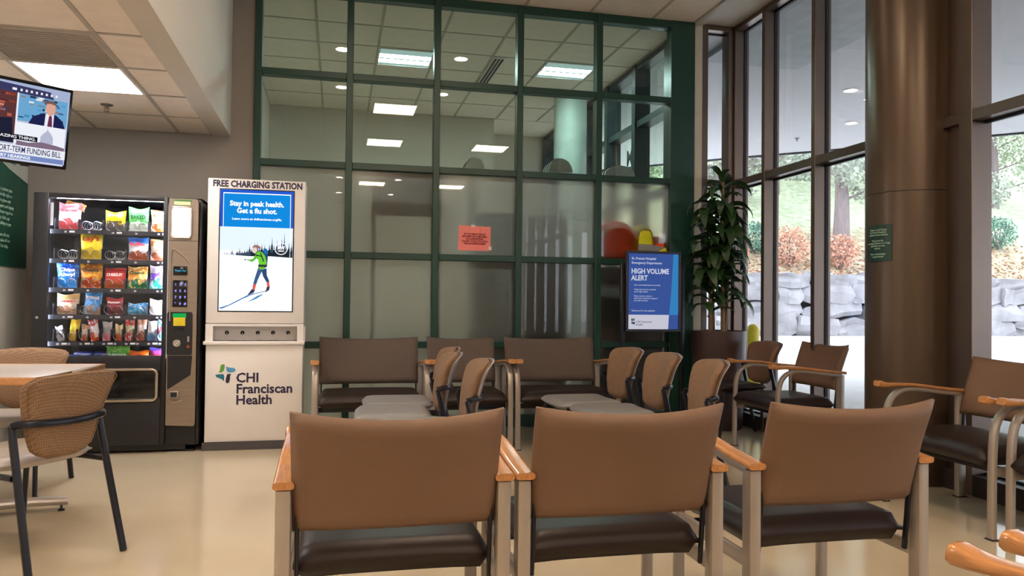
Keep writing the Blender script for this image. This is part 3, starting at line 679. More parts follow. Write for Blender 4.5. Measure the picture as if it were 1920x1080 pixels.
V('key_lock', tube(B(), [(VX0+.038, 5.95, .97), (VX0+.038, 5.942, .97)], .009, 12), M_silver)
# lamps inside
V('lamp', bx(dx0-.019, dx0-.013, 5.996, 6.012, .70, 1.80), emat('display_lamp', (226, 238, 255), 46))
V('lamp', bx(-1.206, -1.196, 5.994, 6.02, .68, 1.80), MATS['display_lamp'])
V('lamp', bx(dx0+.03, -1.21, 5.994, 6.02, 1.8145, 1.8165), MATS['display_lamp'])
# delivery flap with rounded chrome surround
b = B(); x0, x1, z0, z1, r = dx0+.02, -1.243, .383, .603, .035
pts = []
for cx, cz, s in ((x1-r, z1-r, 0), (x0+r, z1-r, 1), (x0+r, z0+r, 2), (x1-r, z0+r, 3)):
    for i in range(7): a = (s+i/6)*PI/2; pts.append((cx+r*math.cos(a), VY-.012, cz+r*math.sin(a)))
M_chrome = mat('bronze_chrome', (196, 182, 166), .2, metal=.9)
sweep(b, pts, rrect(.016, .010, .007), side=(0, 1, 0), closed=True); fl = V('flap_surround', b, M_chrome)
V('delivery_flap', bx(x0+.012, x1-.012, VY+.008, VY+.02, z0+.012, z1-.012, bev=.003), M_blackg)
# control panel
M_cp = mat('bronze_brushed_panel', (150, 134, 120), .34, metal=.6, var=.06, scale=4, stretch=(1, 1, 12))
cx0, cx1 = -1.183, -.985
cp = V('control_panel', prism(B(), [(cx0, .2), (cx1-.01, .19), (cx1, .21), (cx1, 1.82), (cx1-.012, 1.835), (cx0, 1.835)], lambda a, c, t: (a, t, c), VY-.006, 5.99), M_cp)
V('side_trim', bx(cx1+.001, cx1+.018, VY+.01, 5.99, .19, 1.83, bev=.004), M_blackg)
V('light_window', prism(B(), [(a*.062-1.098+.0, c*.105+1.665) for a, c in rrect(1, 1, .22, 4)], lambda a, c, t: (a, t, c), VY-.016, VY-.004), emat('window_glow', (255, 255, 255), 3.0))
b = B(); sweep(b, [(a*.068-1.098, VY-.01, c*.112+1.662) for a, c in rrect(1, 1, .25, 5)], rrect(.008, .005, .003), side=(0, 1, 0), closed=True); V('window_bezel', b, M_chrome)
V('sticker', bx(-1.15, -1.04, VY-.009, VY-.005, 1.788, 1.815), mat('pale_green_sticker', (196, 206, 160), .6))
V('sticker', bx(-1.15, -1.03, VY-.009, VY-.005, 1.817, 1.828), mat('green_sticker', (70, 120, 60), .6))
V('panel_joint', bx(cx0, cx1, VY-.0075, VY-.005, 1.528, 1.532), M_dark)
b = B(); sweep(b, bez([(-1.165, VY-.01, .95), (-1.165, VY-.01, 1.3), (-1.16, VY-.01, 1.46), (-1.12, VY-.01, 1.45), (-1.07, VY-.01, 1.41), (-1.03, VY-.01, 1.36)], 5), circ(.005, 8)); V('grip_moulding', b, M_cp)
d = V('display', bx(-1.148, -1.052, VY-.012, VY-.004, 1.28, 1.345, bev=.003), M_blackg)
text('display_text', 'Thank You', .017, emat('cyan_text', (70, 190, 230), 1.6), d, face_front(-1.138, VY-.0125, 1.308), world=True)
k_ = V('keypad', bx(-1.15, -1.05, VY-.012, VY-.004, 1.05, 1.245, bev=.003), M_blackg)
for i, ch in enumerate('123456789*0#'):
    text('key_digit', ch, .026, emat('violet_text', (150, 140, 235), 1.5), k_, face_front(-1.136+(i % 3)*.032, VY-.0125, 1.205-(i//3)*.046), bold=.0006)
cpay = V('payment_panel', prism(B(), [(a*.086-1.098, c*.155+.86) for a, c in rrect(1, 1, .12, 3)], lambda a, c, t: (a, t, c), VY-.012, VY-.004), M_blackp)
V('bill_slot', bx(-1.14, -1.06, VY-.017, VY-.011, .915, 1.0, bev=.002), mat('yellow_sign', (222, 196, 40), .5), cpay)
V('green_indicator', bx(-1.145, -1.055, VY-.018, VY-.011, .975, 1.005, bev=.002), emat('green_glow', (40, 190, 90), .8), cpay)
V('coin_slot', bx(-1.132, -1.07, VY-.019, VY-.0165, .888, .902), M_blackg, cpay)
b = B(); lathe(b, [(.026, 0), (.026, .003)], n=20); b.transform(Matrix.Translation((-1.115, VY-.012, .79)) @ Matrix.Rotation(PI/2, 4, 'X')); V('card_symbol', b, M_silver, cpay)
b = B(); sweep(b, [(-1.13, VY-.016, .775), (-1.11, VY-.016, .79), (-1.095, VY-.016, .81)], rrect(.006, .002, .001)); V('card_hand', b, M_label, cpay)
V('coin_knob', tube(B(), [(-1.037, VY-.012, .765), (-1.037, VY-.022, .765)], .011, 12), mat('copper', (170, 80, 50), .3, metal=.5), cpay)
V('coin_return_lever', bx(-1.043, -1.031, VY-.018, VY-.011, .80, .84), M_silver, cpay)
V('coin_return', prism(B(), [(-1.175, .455), (-1.02, .56), (-1.01, .70), (-1.19+.014, .70)], lambda a, c, t: (a, t, c), VY-.009, VY-.004), M_blackp)
V('coin_cup', bx(-1.158, -1.098, VY-.018, VY-.005, .395, .445, bev=.003), M_silver)
V('coin_cup_recess', bx(-1.150, -1.106, VY-.0195, VY-.016, .402, .438), M_dark)
b = B(); sweep(b, bez([(-1.158, VY-.01, .375), (-1.12, VY-.012, .362), (-1.075, VY-.01, .378)], 5), circ(.004, 6)); V('scoop_trim', b, M_chrome)
# trays
TZ = [1.597, 1.388, 1.182, .991, .801, .672]
cols5 = [-1.875, -1.722, -1.567, -1.412, -1.262]; cols10 = [-1.91+.0745*k for k in range(10)]
M_tray = mat('black_tray', (36, 38, 46), .4); M_wire = mat('steel_wire', (176, 178, 184), .3, metal=.7)
def coil(x, z, r, hand, n=5):
    b = B(); N_ = n*12; pts = [(x + r*math.cos(2*PI*i/12*hand), 6.03 + .30*i/N_, z + r*math.sin(2*PI*i/12)) for i in range(N_+1)]
    sweep(b, pts, circ(.0028, 4)); return b
for ti, z in enumerate(TZ):
    tr = V('tray', box(box(B(), dx0-.008, -1.09, 6.015, 6.5, z-.012, z-.004), dx0-.008, -1.09, 6.01, 6.016, z-.034, z-.002), M_tray, smooth=False)
    if ti == 5: continue
    cs = cols10 if ti == 4 else cols5; pit = cs[1]-cs[0]
    for k, x in enumerate(cs):
        V('divider', bx(x-pit/2-.0015, x-pit/2+.0015, 6.02, 6.45, z-.004, z+(.075 if ti < 4 else .085)), M_tray, tr, smooth=False)
        if ti < 4:
            for s in (-1, 1): V('spiral_coil', coil(x+s*.034, z+.032, .031, s), M_wire, tr)
        else: V('spiral_coil', coil(x, z+.032, .029, 1), M_wire, tr)
        text('slot_number', str((ti+1)*10 + (2*k if ti < 4 else k)), .017, M_label, tr, face_front(x-.012, 6.0095, z-.025), bold=.0006)
        if k % 2 == 0: V('price_label', bx(x+.022, x+.056, 6.0085, 6.0105, z-.024, z-.011), M_label, tr, smooth=False)
# snacks
def bagmesh(w, h, d, seed, flare=.06, crimp=.07):
    rng = random.Random(seed); nu, nv = 12, 16; ph = rng.uniform(0, 6)
    def fn(u, v):
        hw = w/2*(1 - .07*math.sin(PI*v)); X = (u-.5)*2*hw; c = abs(2*u-1)
        Z = h*v + (flare*h*c*c*(1 if v > .5 else -0)*max(0, (v-.8)/.2) if v > .8 else 0) + .004*math.sin(7*u+ph)*(v > .9)
        Y = .004*math.sin(5*v+ph) + .003*math.sin(9*u + 5*v + ph)
        return (X, Y, Z), (0, 1, 0)
    def th(u, v):
        if v < crimp or v > 1-crimp: return .0012 + .0006*(int(u*nu) % 2)
        q = (v-crimp)/(1-2*crimp); e = math.sin(PI*q)**.55; a = max(0, 1-abs(2*u-1)**2.6)
        return max(.0015, d/2*e*a*(1 + .10*math.sin(8*u+ph)*math.sin(9*v+ph*2)))
    return panel(B(), fn, nu, nv, th)
GR = 'snacks in the vending machine'
def bag(name, label, cat, x, z, w, h, cols, seed, txt=None, tcol=(255, 255, 255), ts=.03, d=.05, y=6.07, tilt=0, tz=.68, spots=None, flare=.06):
    t = thing(name, label, cat, (x, y, z), 0, GR)
    m = bagmat('print_%d' % seed, *cols, spots=spots); b = bagmesh(w, h, d, seed, flare)
    R = Matrix.Rotation(math.radians(tilt), 4, 'Y'); b.transform(R)
    finish('wrapper', b, m, t, angle=50)
    if txt:
        text('lettering', txt, ts, mat('ink_%d_%d_%d' % tcol, tcol, .5), t, R @ face_front(0, -d/2-.006, h*tz), align='CENTER', bold=.0012, width=w*.72 if len(txt) > 3 else None, world=False)
    return t
ch = 'snack bag'
bag('snack_bag', 'red and white snack bag at the left end of the top shelf', ch, -1.868, 1.597, .150, .185, ((214, 60, 66), (240, 236, 236), (226, 80, 84)), 11, 'Boom', (200, 40, 50), .03)
t = bag('snack_bag', 'orange-brown snack bag lying on top of the red and white one', ch, -1.86, 1.752, .14, .05, ((226, 140, 70), (196, 120, 60), (230, 170, 110)), 12, y=6.13, d=.03, spots=(240, 210, 170)); t.rotation_euler = (0, math.radians(18), 0)
bag('candy_bag', 'bright yellow bag in the middle of the top shelf', ch, -1.567, 1.597, .138, .138, ((250, 204, 20), (252, 200, 10), (120, 116, 110)), 13, 'PEANUT', (30, 20, 20), .018, tz=.42)
bag('chip_bag', 'green and white chip bag on the top shelf', ch, -1.412, 1.597, .140, .168, ((80, 170, 80), (90, 180, 92), (226, 240, 222)), 14, 'BAKED', (20, 60, 30), .036, tz=.55)
bag('snack_bag', 'brown and orange snack bag at the right end of the top shelf', ch, -1.266, 1.597, .130, .155, ((176, 92, 60), (240, 180, 140), (220, 130, 60)), 15, spots=(250, 220, 190))
bag('chip_bag', 'plain yellow chip bag with red name on the second shelf', ch, -1.722, 1.388, .150, .190, ((246, 222, 40), (248, 226, 50), (220, 190, 40)), 21, "Lay's", (206, 30, 36), .05, tz=.70)
bag('chip_bag', 'blue and white ridged chip bag on the second shelf', ch, -1.412, 1.388, .140, .160, ((40, 110, 210), (236, 238, 245), (176, 90, 60)), 22, 'Ruffles', (220, 40, 60), .034, tz=.66)
bag('snack_bag', 'orange and white snack bag at the right end of the second shelf', ch, -1.266, 1.388, .132, .150, ((250, 196, 120), (250, 226, 206), (196, 110, 80)), 23, spots=(214, 120, 90))
bag('cookie_bag', 'bright blue cookie bag at the left end of the third shelf', ch, -1.872, 1.182, .150, .172, ((30, 90, 214), (40, 120, 230), (30, 140, 226)), 31, 'Chips\nAhoy!', (245, 245, 250), .034, spots=(90, 180, 240))
bag('chip_bag', 'orange cheese-puff bag on the third shelf', ch, -1.720, 1.182, .150, .172, ((196, 110, 40), (226, 150, 60), (206, 80, 30)), 32, 'Cheetos', (40, 30, 20), .032, tz=.68, spots=(246, 190, 60))
bag('cracker_bag', 'red cracker bag in the middle of the third shelf', ch, -1.562, 1.182, .145, .142, ((200, 40, 50), (212, 60, 50), (196, 96, 50)), 33, 'CHEEZ-IT', (250, 240, 236), .026, tz=.62)
bag('chip_bag', 'orange and green chip bag on the third shelf', ch, -1.412, 1.182, .138, .155, ((230, 150, 60), (240, 160, 60), (40, 150, 90)), 34, 'Cheetos', (50, 80, 30), .028, tz=.68, spots=(250, 230, 160))
bag('snack_bag', 'white purple and teal snack bag at the right end of the third shelf', ch, -1.266, 1.182, .134, .165, ((226, 206, 240), (110, 80, 200), (60, 180, 160)), 35, spots=(240, 236, 240))
bag('snack_bag', 'cream and tan snack bag at the left end of the fourth shelf', ch, -1.868, .991, .150, .142, ((240, 190, 110), (250, 228, 206), (206, 150, 110)), 41, "Grandma's", (206, 80, 80), .024, tz=.62, spots=(226, 200, 150))
bag('cookie_bag', 'tall sky-blue bag with its top folded right on the fourth shelf', ch, -1.712, .991, .118, .165, ((50, 150, 230), (60, 150, 226), (180, 150, 130)), 42, 'Mini', (240, 240, 250), .03, tilt=4, spots=(120, 190, 240))
bag('snack_bag', 'small dark red snack bag in the middle of the fourth shelf', ch, -1.562, .991, .112, .118, ((190, 60, 76), (176, 60, 76), (120, 50, 60)), 43, 'Famous', (240, 226, 226), .02, tz=.7)
bag('wafer_pack', 'low shiny sky-blue packet on the fourth shelf', ch, -1.408, .991, .138, .082, ((40, 150, 220), (30, 160, 230), (70, 190, 240)), 44, spots=(200, 236, 250), d=.04)
bag('snack_bag', 'white packet at the right end of the fourth shelf', ch, -1.264, .991, .13, .11, ((244, 240, 236), (244, 238, 232), (230, 222, 214)), 45, spots=(214, 200, 186), d=.03)
bars = [('silver and black candy bar at the far left of the bar shelf', ((196, 196, 210), (60, 50, 60), (210, 210, 220)), .105, -12), ('tall yellow candy bag on the bar shelf', ((250, 200, 30), (250, 226, 60), (240, 190, 40)), .155, 6),
        ('brown and cream striped candy bar on the bar shelf', ((200, 150, 110), (236, 220, 206), (190, 110, 70)), .115, 3), ('red and white candy stick leaning on the bar shelf', ((216, 40, 50), (240, 232, 232), (226, 90, 50)), .152, -10),
        ('grey and pink candy box on the bar shelf', ((206, 200, 200), (170, 166, 170), (220, 130, 140)), .135, 0), ('tan bar with an orange stripe on the bar shelf', ((230, 206, 160), (226, 200, 150), (200, 90, 40)), .115, 2),
        ('red-topped candy bag on the bar shelf', ((206, 40, 40), (200, 180, 120), (216, 60, 50)), .15, 0), ('pink and brown candy bag on the bar shelf', ((240, 170, 140), (240, 220, 210), (170, 80, 60)), .158, 4),
        ('white candy bag with blue mark on the bar shelf', ((240, 240, 246), (236, 238, 246), (90, 140, 200)), .142, 2), ('blue and red candy bag at the far right of the bar shelf', ((60, 130, 210), (206, 50, 60), (90, 170, 220)), .145, 0)]
for k, (l, cc, h, tl) in enumerate(bars):
    bag('candy_bar', l, 'candy bar', cols10[k]+.004, .801, .05 if h < .12 else .064, h, cc, 50+k, d=.022, tilt=tl, spots=None if k % 3 else (240, 236, 230))
bag('candy_bag', 'green bag with white name leaning on the bottom shelf', ch, -1.535, .672, .165, .11, ((90, 170, 60), (110, 180, 70), (60, 150, 60)), 70, 'FUNYUNS', (240, 245, 230), .022, tz=.2, d=.03, spots=(150, 200, 110))
bag('candy_bag', 'orange packet lying on the bottom shelf', ch, -1.392, .672, .135, .055, ((240, 120, 30), (240, 110, 30), (214, 90, 30)), 71, d=.035)
bag('candy_bag', 'purple and red packet on the bottom shelf', ch, -1.266, .672, .11, .075, ((90, 70, 200), (180, 60, 140), (206, 50, 70)), 72, d=.035)
def cbox(label, x, w_, h_, c1, y=6.05):
    t = thing('candy_box', label, 'candy box', (x, y, .672), 0, GR)
    finish('carton', bx(-w_/2, w_/2, 0, .08, 0, h_, bev=.002), mat('carton_%d%d%d' % c1, c1, .35), t); finish('stripe', bx(-w_/2-.0005, w_/2+.0005, -.001, .081, h_*.45, h_*.75), M_label, t)
cbox('blue and white carton at the left of the bottom shelf', -1.845, .105, .028, (40, 90, 214)); cbox('second blue carton behind the first on the bottom shelf', -1.80, .11, .042, (40, 60, 180), 6.17)
cbox('short blue carton left of the green bag on the bottom shelf', -1.705, .09, .026, (30, 90, 220)); cbox('dark blue carton behind the short one on the bottom shelf', -1.675, .09, .04, (30, 50, 150), 6.17)

# ================================================================== CHARGING KIOSK
KX0, KX1, KY = -.932, -.236, 6.0
ks = thing('charging_station', 'tall white phone-charging kiosk with lit advertising screen', 'kiosk', ((KX0+KX1)/2, 6.17, 0))
K = lambda n, b, m, p=None, **k: finish(n, b, m, p or ks, world=True, **k)
K('plinth', bx(KX0-.01, KX1+.01, KY-.012, 6.33, 0, .058), M_plinth)
K('lower_cabinet', bx(KX0+.004, KX1-.004, KY, 6.32, .06, .775, bev=.004), M_white)
K('shelf', bx(KX0-.012, KX1+.008, KY-.028, 6.05, .775, .802, bev=.006), M_white)
rx0, rx1, rz0, rz1 = -.88, -.283, .802, .912
b = B(); box(b, KX0, rx0, KY, 6.32, .802, .93); box(b, rx1, KX1, KY, 6.32, .802, .93); box(b, rx0, rx1, 6.10, 6.32, .802, .93); box(b, rx0, rx1, KY, 6.12, rz1, .93)
K('charging_bay', b, M_white, smooth=False)
K('screen_housing', bx(KX0, KX1, KY, 6.32, .933, 2.005, bev=.006), M_white)
K('side_handle', bx(KX1, KX1+.012, KY+.02, KY+.08, .79, .91, bev=.004), M_white)
for k in range(5):
    x = -.795 + k*.1105; g = K('grommet', lathe(B(), [(.009, 0), (.0145, 0), (.0145, .003), (.009, .003)], n=18, cap=False), M_blackg)
    g.data.transform(Matrix.Translation(Vector((x, 6.096, .86)) - Vector(ks.location)) @ Matrix.Rotation(PI/2, 4, 'X') @ Matrix.Translation(Vector(ks.location)))
    K('port', bx(x-.009, x+.009, 6.094, 6.0985, .851, .869), M_dark)
    b = B(); tube(b, bez([(x, 6.09, .86), (x+.004, 6.06, .85), (x+random.uniform(-.02, .03), 6.04, .812), (x+random.uniform(-.06, .06), 6.05, .807), (x+random.uniform(-.09, .09), 6.07, .806)], 5), .0022, 5)
    K('charging_cable', b, mat('pale_cable', (210, 206, 206), .5))
K('bay_mat', bx(rx0, rx1, KY+.01, 6.1, .801, .804), M_dark)
text('lettering', 'FREE CHARGING STATION', .066, M_navy, ks, face_front(-.898, KY-.001, 1.945), bold=.0026, width=.635)
text('lettering', 'CHI\nFranciscan\nHealth', .098, M_navy, ks, face_front(-.713, KY-.001, .498), bold=.0026, line=.835, width=.40)
def kz(pts, dx=0, dz=0): # emblem outline, metres on the kiosk front
    return [((a-101)*.000985-.857+dx, (540-c)*.00101+.492+dz) for a, c in pts]
for nme, pts, m_ in (('emblem_petal', [(120, 462), (132, 448), (134, 420), (142, 404), (156, 402), (166, 408), (164, 432), (158, 450), (146, 460)], M_lgreen),
                     ('emblem_petal', [(176, 418), (196, 426), (232, 430), (244, 442), (238, 456), (218, 462), (190, 460), (178, 448)], M_lblue),
                     ('emblem_petal', [(100, 478), (128, 474), (158, 474), (164, 490), (162, 526), (150, 514), (130, 504), (108, 496)], M_lteal),
                     ('emblem_petal', [(184, 474), (212, 474), (204, 488), (202, 520), (196, 538), (180, 540), (173, 528), (176, 500)], M_navy)):
    K(nme, prism(B(), kz(pts), lambda a, c, t: (a, t, c), KY-.0015, KY), m_, smooth=False)
# screen and its picture
SX0, SX1, SZ0, SZ1 = -.843, -.324, 1.026, 1.924
K('screen_bezel', bx(SX0-.008, SX1+.008, KY-.002, KY+.004, SZ0-.008, SZ1+.008), M_blackg)
scr = K('screen', bx(SX0, SX1, KY-.004, KY, SZ0, SZ1), emat('screen_snow', (250, 252, 255), 1.15), smooth=False)
def pic(name, pts, m_, lay=1, pos=None):
    """pts in picture units 0..1 (x right, y up)"""
    return K(name, prism(B(), [(SX0+(SX1-SX0)*a, SZ0+(SZ1-SZ0)*c) for a, c in pts], lambda a, c, t: (a, t, c), KY-.004-.0006*lay-.0004, KY-.004-.0006*lay), m_, scr, smooth=False)
E_hd = emat('screen_blue', (20, 140, 226), 1.0); E_hd2 = emat('screen_deep_blue', (40, 92, 210), 1.0); E_w = emat('screen_white', (255, 255, 255), 1.2)
pic('header', [(0, .693), (1, .693), (1, 1), (0, 1)], E_hd2, 1); pic('header_field', [(.04, .693), (.965, .693), (.965, .972), (.04, .972)], E_hd, 2)
for q in ([(.04, .693), (.048, .693), (.048, .975), (.04, .975)], [(.958, .36), (.966, .36), (.966, .975), (.958, .975)], [(.04, .967), (.966, .967), (.966, .975), (.04, .975)]): pic('border_line', q, E_w, 4)
sp = lambda a, c: face_front(SX0+(SX1-SX0)*a, KY-.0078, SZ0+(SZ1-SZ0)*c)
text('headline', 'Stay in peak health.\nGet a flu shot.', .052, E_w, scr, sp(.5, .868), align='CENTER', bold=.0018, width=.385, line=1.02)
text('subline', 'Learn more at chifranciscan.org/flu', .022, E_w, scr, sp(.5, .752), align='CENTER', bold=.0006, width=.35)
E_t1 = emat('screen_trees', (70, 86, 110), .8); E_t2 = emat('screen_trees_dark', (38, 48, 56), .8); E_sk = emat('screen_sky', (226, 240, 252), 1.1)
pic('sky', [(.0, .50), (1, .50), (1, .693), (.0, .693)], E_sk, 1)
rng = random.Random(9)
def treeline(x0, x1, base, hmin, hmax, m_, lay, grow):
    pts = [(x0, base)]; x = x0
    while x < x1:
        q = (x-x0)/(x1-x0); h = (hmin+(hmax-hmin)*rng.random())*(grow+(1-grow)*q); pts += [(x+.004, base+h*.55), (x+.012, base+h*.6), (x+.016, min(.69, base+h)), (x+.022, base+h*.62), (x+.030, base+h*.5)]; x += .034
    pts += [(x1, base)]
    ps = []
    for i in range(len(pts)-1): ps.append(pts[i])
    b = B()
    for (a, c), (a2, c2_) in zip(pts, pts[1:]):
        if a2 <= a: continue
        prism(b, [(SX0+(SX1-SX0)*min(1, a_), SZ0+(SZ1-SZ0)*z_) for a_, z_ in ((a, base-.004), (a2, base-.004), (a2, c2_), (a, c))], lambda p, q_, t: (p, t, q_), KY-.004-.0006*lay-.0004, KY-.004-.0006*lay)
    K('treeline', b, m_, scr, smooth=False)
treeline(.05, .985, .455, .04, .18, emat('screen_trees_haze', (150, 160, 184), .9), 2, .25); treeline(.22, .985, .453, .08, .25, E_t1, 3, .3); treeline(.42, .985, .45, .06, .17, E_t2, 4, .6)
pic('snow_edge', [(0, .40), (1, .40), (1, .445), (.7, .455), (.4, .452), (.2, .46), (0, .47)], MATS['screen_snow'], 5)
def conv(u, v): return ((u-128)/(650-128), (1018-v)/(1018-150))
def figpart(n, pts, rgb, lay=8, st=.9): pic(n, [conv(*p) for p in pts], emat('pic_%d_%d_%d' % rgb, rgb, st), lay)
figpart('ski_trail', [(126, 1000), (200, 975), (330, 905), (372, 890), (376, 897), (300, 930), (215, 975), (150, 1004)], (70, 130, 190), 6)
figpart('ski_trail', [(330, 955), (400, 910), (440, 895), (440, 900), (395, 930)], (80, 150, 200), 6)
figpart('ski_trail', [(325, 905), (470, 868), (475, 873), (330, 912)], (150, 180, 214), 6)
figpart('backpack', [(436, 585), (458, 575), (472, 600), (470, 650), (466, 700), (440, 712), (430, 640)], (46, 80, 130), 7)
figpart('backpack_hat', [(437, 570), (455, 566), (473, 584), (470, 606), (446, 606)], (40, 120, 190), 8)
figpart('skier_leg', [(404, 706), (440, 716), (424, 745), (404, 790), (392, 826), (370, 822), (384, 770)], (66, 100, 150), 8)
figpart('skier_leg', [(424, 716), (464, 710), (466, 760), (486, 806), (466, 812), (440, 770)], (52, 80, 130), 8)
figpart('red_gaiter', [(370, 822), (392, 826), (382, 866), (364, 862)], (240, 100, 90), 9); figpart('red_gaiter', [(466, 812), (484, 806), (488, 840), (470, 846)], (240, 100, 90), 9)
figpart('ski_boot', [(360, 862), (382, 866), (378, 884), (345, 900), (330, 905)], (60, 60, 90), 9); figpart('ski_boot', [(468, 844), (490, 840), (484, 868), (455, 884), (462, 868)], (60, 60, 90), 9)
figpart('green_jacket', [(384, 606), (402, 590), (430, 594), (452, 622), (464, 668), (458, 690), (408, 690), (404, 650), (388, 640)], (120, 220, 60), 9)
figpart('green_sleeve', [(384, 612), (396, 622), (386, 645), (362, 666), (326, 655), (318, 648), (340, 650), (366, 644)], (100, 196, 60), 10)
figpart('waist_strap', [(404, 684), (466, 684), (466, 700), (404, 704)], (50, 70, 60), 10); figpart('waist_pouch', [(408, 700), (446, 700), (444, 720), (410, 720)], (120, 200, 60), 10)
figpart('shoulder_strap', [(384, 612), (430, 622), (430, 628), (386, 622)], (40, 60, 60), 11); figpart('shoulder_strap', [(414, 600), (422, 600), (446, 660), (438, 664)], (40, 60, 60), 11)
figpart('skier_face', [(362, 566), (372, 556), (392, 560), (396, 586), (380, 606), (366, 596)], (250, 222, 206), 10); figpart('skier_cap', [(360, 558), (376, 544), (402, 546), (420, 560), (418, 572), (394, 566), (374, 560), (364, 568)], (170, 120, 120), 11)
figpart('ski_pole', [(318, 652), (312, 656), (300, 650), (316, 646)], (90, 70, 60), 11)
b = B(); cxx, czz = SX0+(SX1-SX0)*conv(566, 566)[0], SZ0+(SZ1-SZ0)*conv(566, 566)[1]
sweep(b, [(cxx+.044*math.cos(a*PI/16), KY-.0125, czz+.044*math.sin(a*PI/16)) for a in range(32)], circ(.0028, 4), closed=True); K('badge_ring', b, E_w, scr)
text('badge_text', 'MW', .036, E_w, scr, face_front(cxx, KY-.0125, czz-.006), align='CENTER', bold=.002, width=.052)
text('badge_text', 'HEALTH', .011, E_w, scr, face_front(cxx, KY-.0125, czz-.022), align='CENTER', bold=.0008)

# ================================================================== TELEVISION
# right edge top (-1.41,4.6,2.24); picture plane yawed 39 deg, leaning forward 10 deg
axX = Vector((math.cos(math.radians(38.6)), math.sin(math.radians(38.6)), 0)); nH = Vector((math.sin(math.radians(38.6)), -math.cos(math.radians(38.6)), 0))
tl_ = math.radians(10); axY = (Vector((0, 0, 1))*math.cos(tl_) + nH*math.sin(tl_)).normalized(); axN = axX.cross(axY).normalized()
TW, TH = .76, .437; RT = Vector((-1.411, 4.6, 2.243)); TC = RT - axX*TW/2 - axY*TH/2
tv = thing('television', 'flat television hung from the low ceiling showing a news broadcast', 'television', TC)
Mt = Matrix(((axX.x, axY.x, axN.x, TC.x), (axX.y, axY.y, axN.y, TC.y), (axX.z, axY.z, axN.z, TC.z), (0, 0, 0, 1)))
def T(n, b, m_, p=None, **k): b.transform(Mt); return finish(n, b, m_, p or tv, world=True, **k)
T('casing', box(bx(-TW/2, TW/2, -TH/2, TH/2, -.045, 0, bev=.006), -TW*.3, TW*.3, -TH*.3, TH*.3, -.08, -.04, bev=.01), M_blackg)
sw, sh = TW/2-.016, TH/2-.018
ts_ = T('screen', bx(-sw, sw, -sh+.006, sh, -.002, .001), emat('tv_base', (190, 200, 226), .9), smooth=False)
def tp(n, x0, x1, y0, y1, rgb, lay, st=.95, pts=None):
    lay_x = lambda a: .655+(a-.475)*(.345/.525) if a >= .475 else a*(.655/.475)
    f = lambda a, c: (-sw+2*sw*lay_x(a), -sh+2*sh*c)
    P = [f(*q) for q in (pts or [(x0, y0), (x1, y0), (x1, y1), (x0, y1)])]
    return T(n, prism(B(), P, lambda a, c, t: (a, c, t), .001+lay*.0005, .0014+lay*.0005), emat('tv_%d_%d_%d' % rgb, rgb, st), ts_, smooth=False)
tp('studio_ceiling', 0, 1, .86, 1, (170, 182, 214), 1); tp('truss', 0, 1, .87, .93, (60, 60, 100), 2, pts=[(.1, .88), (.84, .86), (.80, .95), (.2, .99)])
for k in range(9): tp('studio_lamp', .45+k*.05, .47+k*.05, .895, .925, (240, 244, 250), 3)
tp('left_picture', .02, .475, .22, .87, (96, 56, 56), 2)
rng = random.Random(2)
for k in range(46):
    x, y = rng.uniform(.02, .44), rng.uniform(.5, .84); c_ = rng.choice([(190, 96, 76), (140, 60, 50), (220, 140, 110), (90, 40, 46), (60, 60, 90)])
    tp('crowd_patch', x, min(.47, x+rng.uniform(.02, .05)), y, y+rng.uniform(.015, .04), c_, 3)
tp('dark_figure', 0, 0, 0, 0, (34, 34, 56), 4, pts=[(.36, .22), (.36, .42), (.40, .52), (.46, .54), (.472, .22)]); tp('blue_figure', 0, 0, 0, 0, (60, 80, 150), 4, pts=[(.14, .25), (.16, .5), (.24, .6), (.30, .52), (.32, .25)])
tp('white_patch', .25, .33, .42, .5, (230, 230, 240), 5)
tp('divider_line', .475, .492, .2, .87, (244, 246, 255), 3)
tp('news_studio', .492, .985, .52, .86, (110, 170, 214), 2)
for k in range(34):
    x, y = rng.uniform(.5, .95), rng.uniform(.55, .84); c_ = rng.choice([(60, 90, 140), (200, 224, 240), (70, 150, 190), (40, 60, 90), (230, 236, 240), (150, 130, 120)])
    tp('studio_patch', x, min(.98, x+rng.uniform(.02, .07)), y, y+rng.uniform(.01, .035), c_, 3)
tp('anchor_suit', 0, 0, 0, 0, (30, 36, 80), 5, pts=[(.60, .5), (.64, .60), (.74, .665), (.87, .665), (.94, .60), (.975, .5)])
tp('anchor_shirt', 0, 0, 0, 0, (240, 240, 250), 6, pts=[(.76, .5), (.765, .665), (.85, .665), (.85, .5)]); tp('anchor_tie', 0, 0, 0, 0, (110, 50, 80), 7, pts=[(.79, .5), (.80, .635), (.815, .65), (.83, .635), (.84, .5)])
tp('anchor_face', 0, 0, 0, 0, (226, 170, 150), 7, pts=[(.76, .72), (.775, .675), (.80, .645), (.825, .645), (.85, .675), (.862, .72), (.855, .80), (.77, .80)]); tp('anchor_hair', 0, 0, 0, 0, (120, 96, 90), 8, pts=[(.755, .76), (.76, .81), (.78, .84), (.835, .845), (.865, .81), (.868, .76), (.855, .79), (.80, .805), (.768, .79)])
tp('lower_picture', .492, .985, .22, .5, (244, 246, 255), 3); tp('dome', 0, 0, 0, 0, (186, 190, 214), 5, pts=[(.73, .27), (.735, .36), (.77, .41), (.795, .44), (.80, .48), (.808, .44), (.835, .41), (.86, .36), (.865, .27)])
tp('town', 0, 0, 0, 0, (130, 110, 130), 6, pts=[(.50, .2), (.50, .26), (.62, .25), (.75, .28), (.9, .26), (.985, .24), (.985, .2)])
